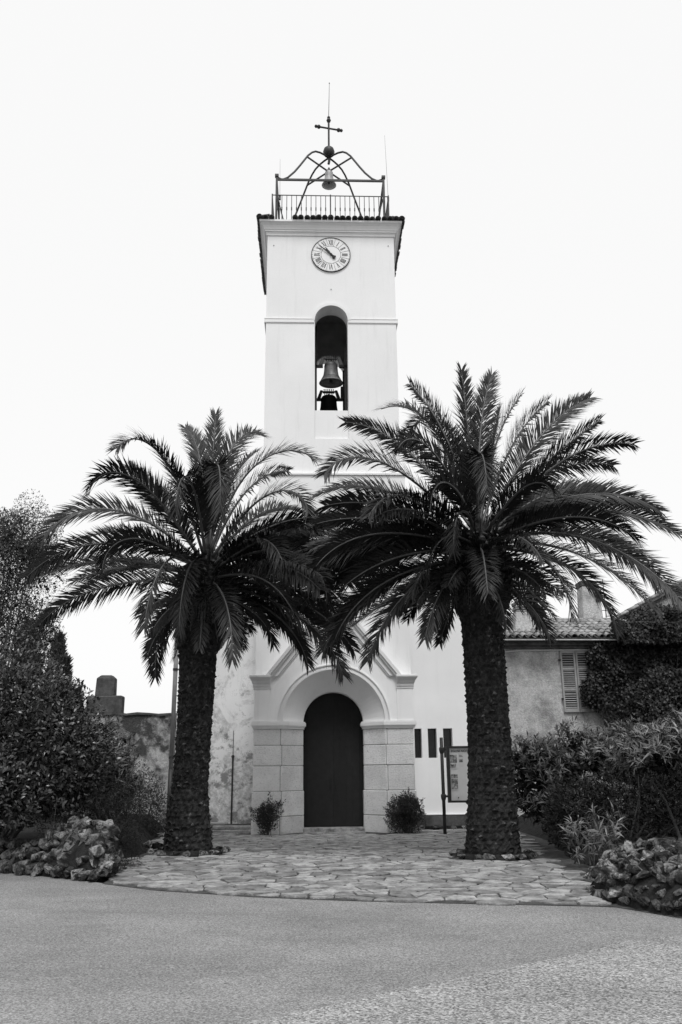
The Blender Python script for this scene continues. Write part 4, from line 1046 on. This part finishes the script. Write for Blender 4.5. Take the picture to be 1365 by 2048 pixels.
def shrub(name, label, cat, base, blobs, n, L, Wd, mat, seed, style='leaf', group=None, stems=7, shell=.4, lump=.16, zmin=.02, parts=('stem', 'foliage'), stemr=.02, core=0, znorm=-1, shoots=0, shl=.22):
    rg = np.random.default_rng(seed); t = thing(name, label, cat, base, group); rn = random.Random(seed)
    P, Nn = blob_points(rg, blobs, n, shell, lump)
    if shoots:                                               # loose shoots standing out of the mass
        up_ = np.where(Nn[:, 2] > -.1)[0]; sel = rg.choice(up_, shoots)
        for j in sel:
            d_ = Nn[j]*.8+np.array([0, 0, .9])+rg.normal(size=3)*.35; d_ /= np.linalg.norm(d_); k_ = 34
            P = np.vstack([P, P[j]+d_*(rg.random(k_)*rg.uniform(.4, 1)*shl)[:, None]+rg.normal(size=(k_, 3))*.013]); Nn = np.vstack([Nn, np.tile(d_, (k_, 1))])
    ok = P[:, 2] > zmin; P, Nn = P[ok], Nn[ok]; k = len(P)
    if znorm > -1: ok = Nn[:, 2] > znorm+rg.normal(size=k)*.25; P, Nn = P[ok], Nn[ok]; k = len(P)
    if style == 'leaf':
        d = Nn*.7+rg.normal(size=(k, 3))*.55+np.array([0, 0, .25]); up = Nn+rg.normal(size=(k, 3))*.5+np.array([0, 0, .6])
        ln = L*rg.uniform(.6, 1.3, k); leaf_obj(parts[1], P, d, up, ln, ln*Wd, mat, t)
    elif style == 'fine':
        d = Nn*.5+rg.normal(size=(k, 3))*.8+np.array([0, 0, .5]); up = rg.normal(size=(k, 3))
        ln = L*rg.uniform(.6, 1.4, k); leaf_obj(parts[1], P, d, up, ln, ln*Wd, mat, t, .05)
    elif style == 'whorl':
        q = 11; A = Nn*.75+rg.normal(size=(k, 3))*.25+np.array([0, 0, .65]); A /= np.linalg.norm(A, axis=1)[:, None]
        P2 = np.repeat(P, q, 0); A2 = np.repeat(A, q, 0); m = len(P2)
        X = np.cross(A2, rg.normal(size=(k, 3)).repeat(q, 0)); X /= np.linalg.norm(X, axis=1)[:, None]; Y = np.cross(A2, X)
        ph = rg.uniform(0, 2*PI, m); sp = rg.uniform(.45, 1.35, m); off = rg.uniform(-.16, .03, m)
        d = A2*np.cos(sp)[:, None]+(X*np.cos(ph)[:, None]+Y*np.sin(ph)[:, None])*np.sin(sp)[:, None]
        ln = L*rg.uniform(.65, 1.2, m); leaf_obj(parts[1], P2+A2*off[:, None], d, A2+rg.normal(size=(m, 3))*.15, ln, ln*Wd, mat, t, .18)
    if core:  # darker leaves added inside, painting the inner shade and blocking light
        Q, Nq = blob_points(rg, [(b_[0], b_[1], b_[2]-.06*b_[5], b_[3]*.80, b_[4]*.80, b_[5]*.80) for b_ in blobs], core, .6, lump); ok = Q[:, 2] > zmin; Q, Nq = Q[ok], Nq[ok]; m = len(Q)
        leaf_obj('shade_foliage', Q, Nq+rg.normal(size=(m, 3)), Nq+rg.normal(size=(m, 3))*.3, rg.uniform(.10, .2, m), rg.uniform(.05, .09, m), 'juni', t)
    for i in range(stems):
        j = rn.randrange(k); p = Vector(P[j]); b = Vector(base)+Vector((rn.uniform(-.15, .15), rn.uniform(-.15, .15), -.05))
        m_ = b.lerp(p, .5)+Vector((rn.uniform(-.1, .1), rn.uniform(-.1, .1), .1))
        MB().tube([b, b.lerp(m_, .5), m_, p], [stemr*1.3, stemr*1.1, stemr*.8, stemr*.3], 6).build(parts[0], 'bark', t)
    return t
shrub('laurel_shrub', 'large dense glossy leaved shrub at the left edge above the rocks', 'shrub', (-5.9, 15.9, .4),
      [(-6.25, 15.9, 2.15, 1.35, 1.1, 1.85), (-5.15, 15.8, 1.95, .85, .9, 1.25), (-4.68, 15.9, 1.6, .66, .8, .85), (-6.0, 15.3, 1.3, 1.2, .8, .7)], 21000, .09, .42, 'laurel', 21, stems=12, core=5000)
shrub('oleander_shrub', 'narrow leaved shrub in front of the stained wall, left', 'shrub', (-4.7, 17.4, .3),
      [(-4.75, 17.2, 1.75, .8, .6, .75), (-4.35, 17.2, 1.35, .45, .5, .6)], 420, .18, .16, 'olean', 22, 'whorl', stems=8, core=1200)
shrub('dark_shrub', 'very dark fine needled low shrub between the rocks and the left palm', 'shrub', (-4.0, 15.6, .2),
      [(-3.95, 15.55, .62, .62, .55, .80), (-4.6, 15.7, .85, .7, .5, .65), (-4.15, 16.2, 1.0, .6, .5, .55)], 16000, .06, .16, 'juni', 23, 'fine', stems=5, shell=.55)
shrub('wall_creeper', 'thin dusty shrub at the foot of the stained wall behind the left palm', 'shrub', (-4.6, 22.5, 0),
      [(-5.2, 23.5, .9, .9, .5, 1.0), (-4.5, 22.6, .55, .45, .5, .7)], 5000, .07, .3, 'bush', 29, 'fine', stems=6, shell=.7)
shrub('bushy_tree', 'loose fine leaved tree rising behind the shrubs at the left edge', 'tree', (-8.6, 21.6, 0),
      [(-9.0, 21.8, 5.3, 2.0, 1.5, 2.2), (-8.2, 21.4, 7.2, .95, .9, 1.25), (-7.45, 21.2, 6.7, .75, .7, 1.1), (-9.5, 21.6, 7.2, 1.0, .9, 1.2), (-7.35, 21.2, 4.75, .6, .7, .8)], 85000, .05, .42, 'fine', 24, 'fine', stems=34, shell=.85, lump=.34, core=2500, parts=('trunk', 'crown'), stemr=.035)
def cypress(x, y, h, r, seed, lab):
    rg = np.random.default_rng(seed); t = thing('cypress_tree', lab, 'tree', (x, y, 0), 'conifers beyond the wall')
    n = 5000; z = rg.random(n)**.8*h; a = rg.uniform(0, 2*PI, n); lobes = 1+.28*np.sin(a*3+z*3.1)+.2*np.sin(a*5-z*5)
    rr = r*(1-(z/h))**.75*lobes*(1-.5*rg.random(n)**2)
    P = np.stack([x+rr*np.cos(a), y+rr*np.sin(a), z], 1); d = np.stack([np.cos(a)*.5, np.sin(a)*.5, np.full(n, 1.0)], 1)+rg.normal(size=(n, 3))*.25
    leaf_obj('crown', P, d, rg.normal(size=(n, 3)), rg.uniform(.25, .5, n), rg.uniform(.07, .14, n), 'conif', t, .02)
    MB().tube([(x, y, -.05), (x, y, h*.9)], [.16, .02], 6).build('trunk', 'bark', t)
cypress(-13.6, 40, 8.0, 1.5, 1, 'tallest distant conifer behind the left shrubs')
cypress(-12.35, 40.5, 7.5, .95, 2, 'distant pointed conifer, second of the group by the stone pier')
cypress(-11.75, 39.6, 6.3, .85, 3, 'distant conifer stepping down towards the stone pier')
cypress(-11.0, 39, 4.9, .8, 4, 'lowest distant conifer beside the stone pier')
shrub('porch_bush', 'small leafy bush left of the doorway at the porch pier', 'shrub', (-1.72, 22.62, 0),
      [(-1.80, 22.62, .50, .24, .25, .28), (-1.58, 22.62, .56, .25, .25, .27), (-1.70, 22.65, .25, .24, .22, .28)], 4200, .042, .42, 'bush', 25, 'fine', 'bushes at the porch piers', 16, .8, .4, stemr=.007, shoots=46, shl=.24)
shrub('porch_bush', 'larger denser dark bush right of the doorway at the porch pier', 'shrub', (1.78, 22.62, 0),
      [(1.62, 22.62, .55, .30, .3, .34), (1.95, 22.62, .58, .30, .3, .33), (1.80, 22.60, .66, .28, .28, .30), (1.80, 22.65, .28, .45, .33, .32)], 10000, .042, .45, 'bush', 26, 'fine', 'bushes at the porch piers', 16, .5, .38, stemr=.007, shoots=60, shl=.2)
shrub('oleander_hedge', 'long narrow leaved hedge behind the right palm trunk', 'hedge', (5.2, 18.6, .3),
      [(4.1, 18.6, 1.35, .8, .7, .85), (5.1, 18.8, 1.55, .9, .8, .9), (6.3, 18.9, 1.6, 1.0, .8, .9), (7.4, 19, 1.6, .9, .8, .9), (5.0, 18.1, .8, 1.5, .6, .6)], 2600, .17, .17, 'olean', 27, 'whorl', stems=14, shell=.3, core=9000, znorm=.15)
shrub('oleander_shrub', 'big overhanging narrow leaved shrub with bare stems at the right edge', 'shrub', (5.3, 13.9, .3),
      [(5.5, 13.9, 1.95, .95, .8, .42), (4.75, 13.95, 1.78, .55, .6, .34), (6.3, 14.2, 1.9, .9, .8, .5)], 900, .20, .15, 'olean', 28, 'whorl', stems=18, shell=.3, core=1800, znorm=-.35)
shrub('young_oleander', 'young narrow leaved plant above the right rock mound', 'plant', (3.95, 13.9, .15), [(3.95, 13.9, .66, .30, .3, .32)], 26, .19, .13, 'olean', 31, 'whorl', stems=8, stemr=.01)
shrub('young_oleander', 'low narrow leaved plant at the paving edge near the right palm', 'plant', (3.85, 14.9, .1), [(3.85, 14.9, .5, .35, .3, .35)], 30, .16, .13, 'olean', 32, 'whorl', stems=7, stemr=.01)
shrub('garden_undergrowth', 'dark undergrowth below the hedge right of the palm', 'shrub', (4.9, 15.8, .1),
      [(4.3, 16.6, .7, .6, .7, .65), (5.2, 16.0, .8, .9, .7, .85), (6.4, 16.2, .9, 1.0, .7, 1.0)], 12000, .10, .3, 'juni', 33, 'leaf', stems=10)
# ivy: leaves lying over the wall and roof edge
def ivy(name, label, base, rects, blobs, n, seed):
    rg = np.random.default_rng(seed); t = thing(name, label, 'ivy', base, 'ivy on the houses')
    P = []; Nn = []
    for (x0, x1, y0, z0, z1, th, w) in rects:
        k = int(n*w); x = rg.uniform(x0, x1, k); z = rg.uniform(z0, z1, k)
        q = np.sin(x*3.1+z*2)*.25+np.sin(x*7.3-z*4)*.12
        keep = (x-x0)+q*1.2 > .25*rg.random(k); x, z = x[keep], z[keep]; k = len(x)
        P.append(np.stack([x, y0-th*rg.random(k)*(1+np.sin(x*5)*np.sin(z*4)*.5), z], 1)); Nn.append(np.tile([0, -1, .2], (k, 1)))
    if blobs:
        a, b = blob_points(rg, blobs, int(n*.7), .4, .2); P.append(a); Nn.append(b)
    P = np.vstack(P); Nn = np.vstack(Nn).astype(float); k = len(P)
    d = rg.normal(size=(k, 3))*.5+np.array([0, -.35, -.6]); up = Nn+rg.normal(size=(k, 3))*.45+np.array([0, 0, .3])
    ln = rg.uniform(.05, .125, k); leaf_obj('foliage', P, d, up, ln, ln*.85, 'ivy', t)
    rn = random.Random(seed)
    for i in range(8):
        p = Vector(P[rn.randrange(k)]); b = Vector((base[0]+rn.uniform(-.8, .8), base[1], base[2]))
        MB().tube([b, b.lerp(p, .5)+Vector((rn.uniform(-.2, .2), 0, .1)), p], [.03, .02, .008], 5).build('stem', 'bark', t)
ivy('ivy', 'dense dark ivy smothering the right half of the old house wall', (9.4, 25.9, 0),
    [(7.75, 12.5, 25.98, 3.2, 5.5, .32, .9), (8.3, 12.5, 25.5, 5.1, 5.75, .35, .3), (9.3, 12.8, 27.2, 5.7, 6.35, 1.6, .3)],
    [(9.6, 25.0, 2.9, 1.75, .75, 1.35), (11.5, 24.8, 2.8, 1.5, .8, 1.5), (7.75, 25.8, 3.75, .3, .15, .5)], 30000, 41)
ivy('ivy', 'ivy climbing the gable of the rear house at the right edge', (11.2, 28.9, 0),
    [(9.7, 14.0, 28.9, 4.8, 6.35, .4, .8), (10.6, 14.5, 28.85, 6.0, 6.75, .35, .35)], [(11.0, 28.6, 6.35, .9, .35, .4), (12.4, 28.5, 6.5, 1.1, .4, .45), (13.2, 28.6, 6.9, 1.0, .4, .6)], 13000, 42)
sk_ = thing('garden_stake', 'thin pale stake standing behind the left rocks', 'stake', (-4.75, 14.9, .3))
MB().tube([(-4.80, 15.0, .3), (-4.77, 15.0, 1.2)], .008, 6).build('cane', 'scar', sk_)
for lab, x, y, s_ in (('pale loose stone lying beside the left palm foot', -3.75, 18.9, .15), ('white stone in the dark shrub left of the palm', -4.05, 19.6, .14)):
    o = put_rock(None, x, y, .08, s_, 'loose_stone'); tag(o, lab, 'stone')
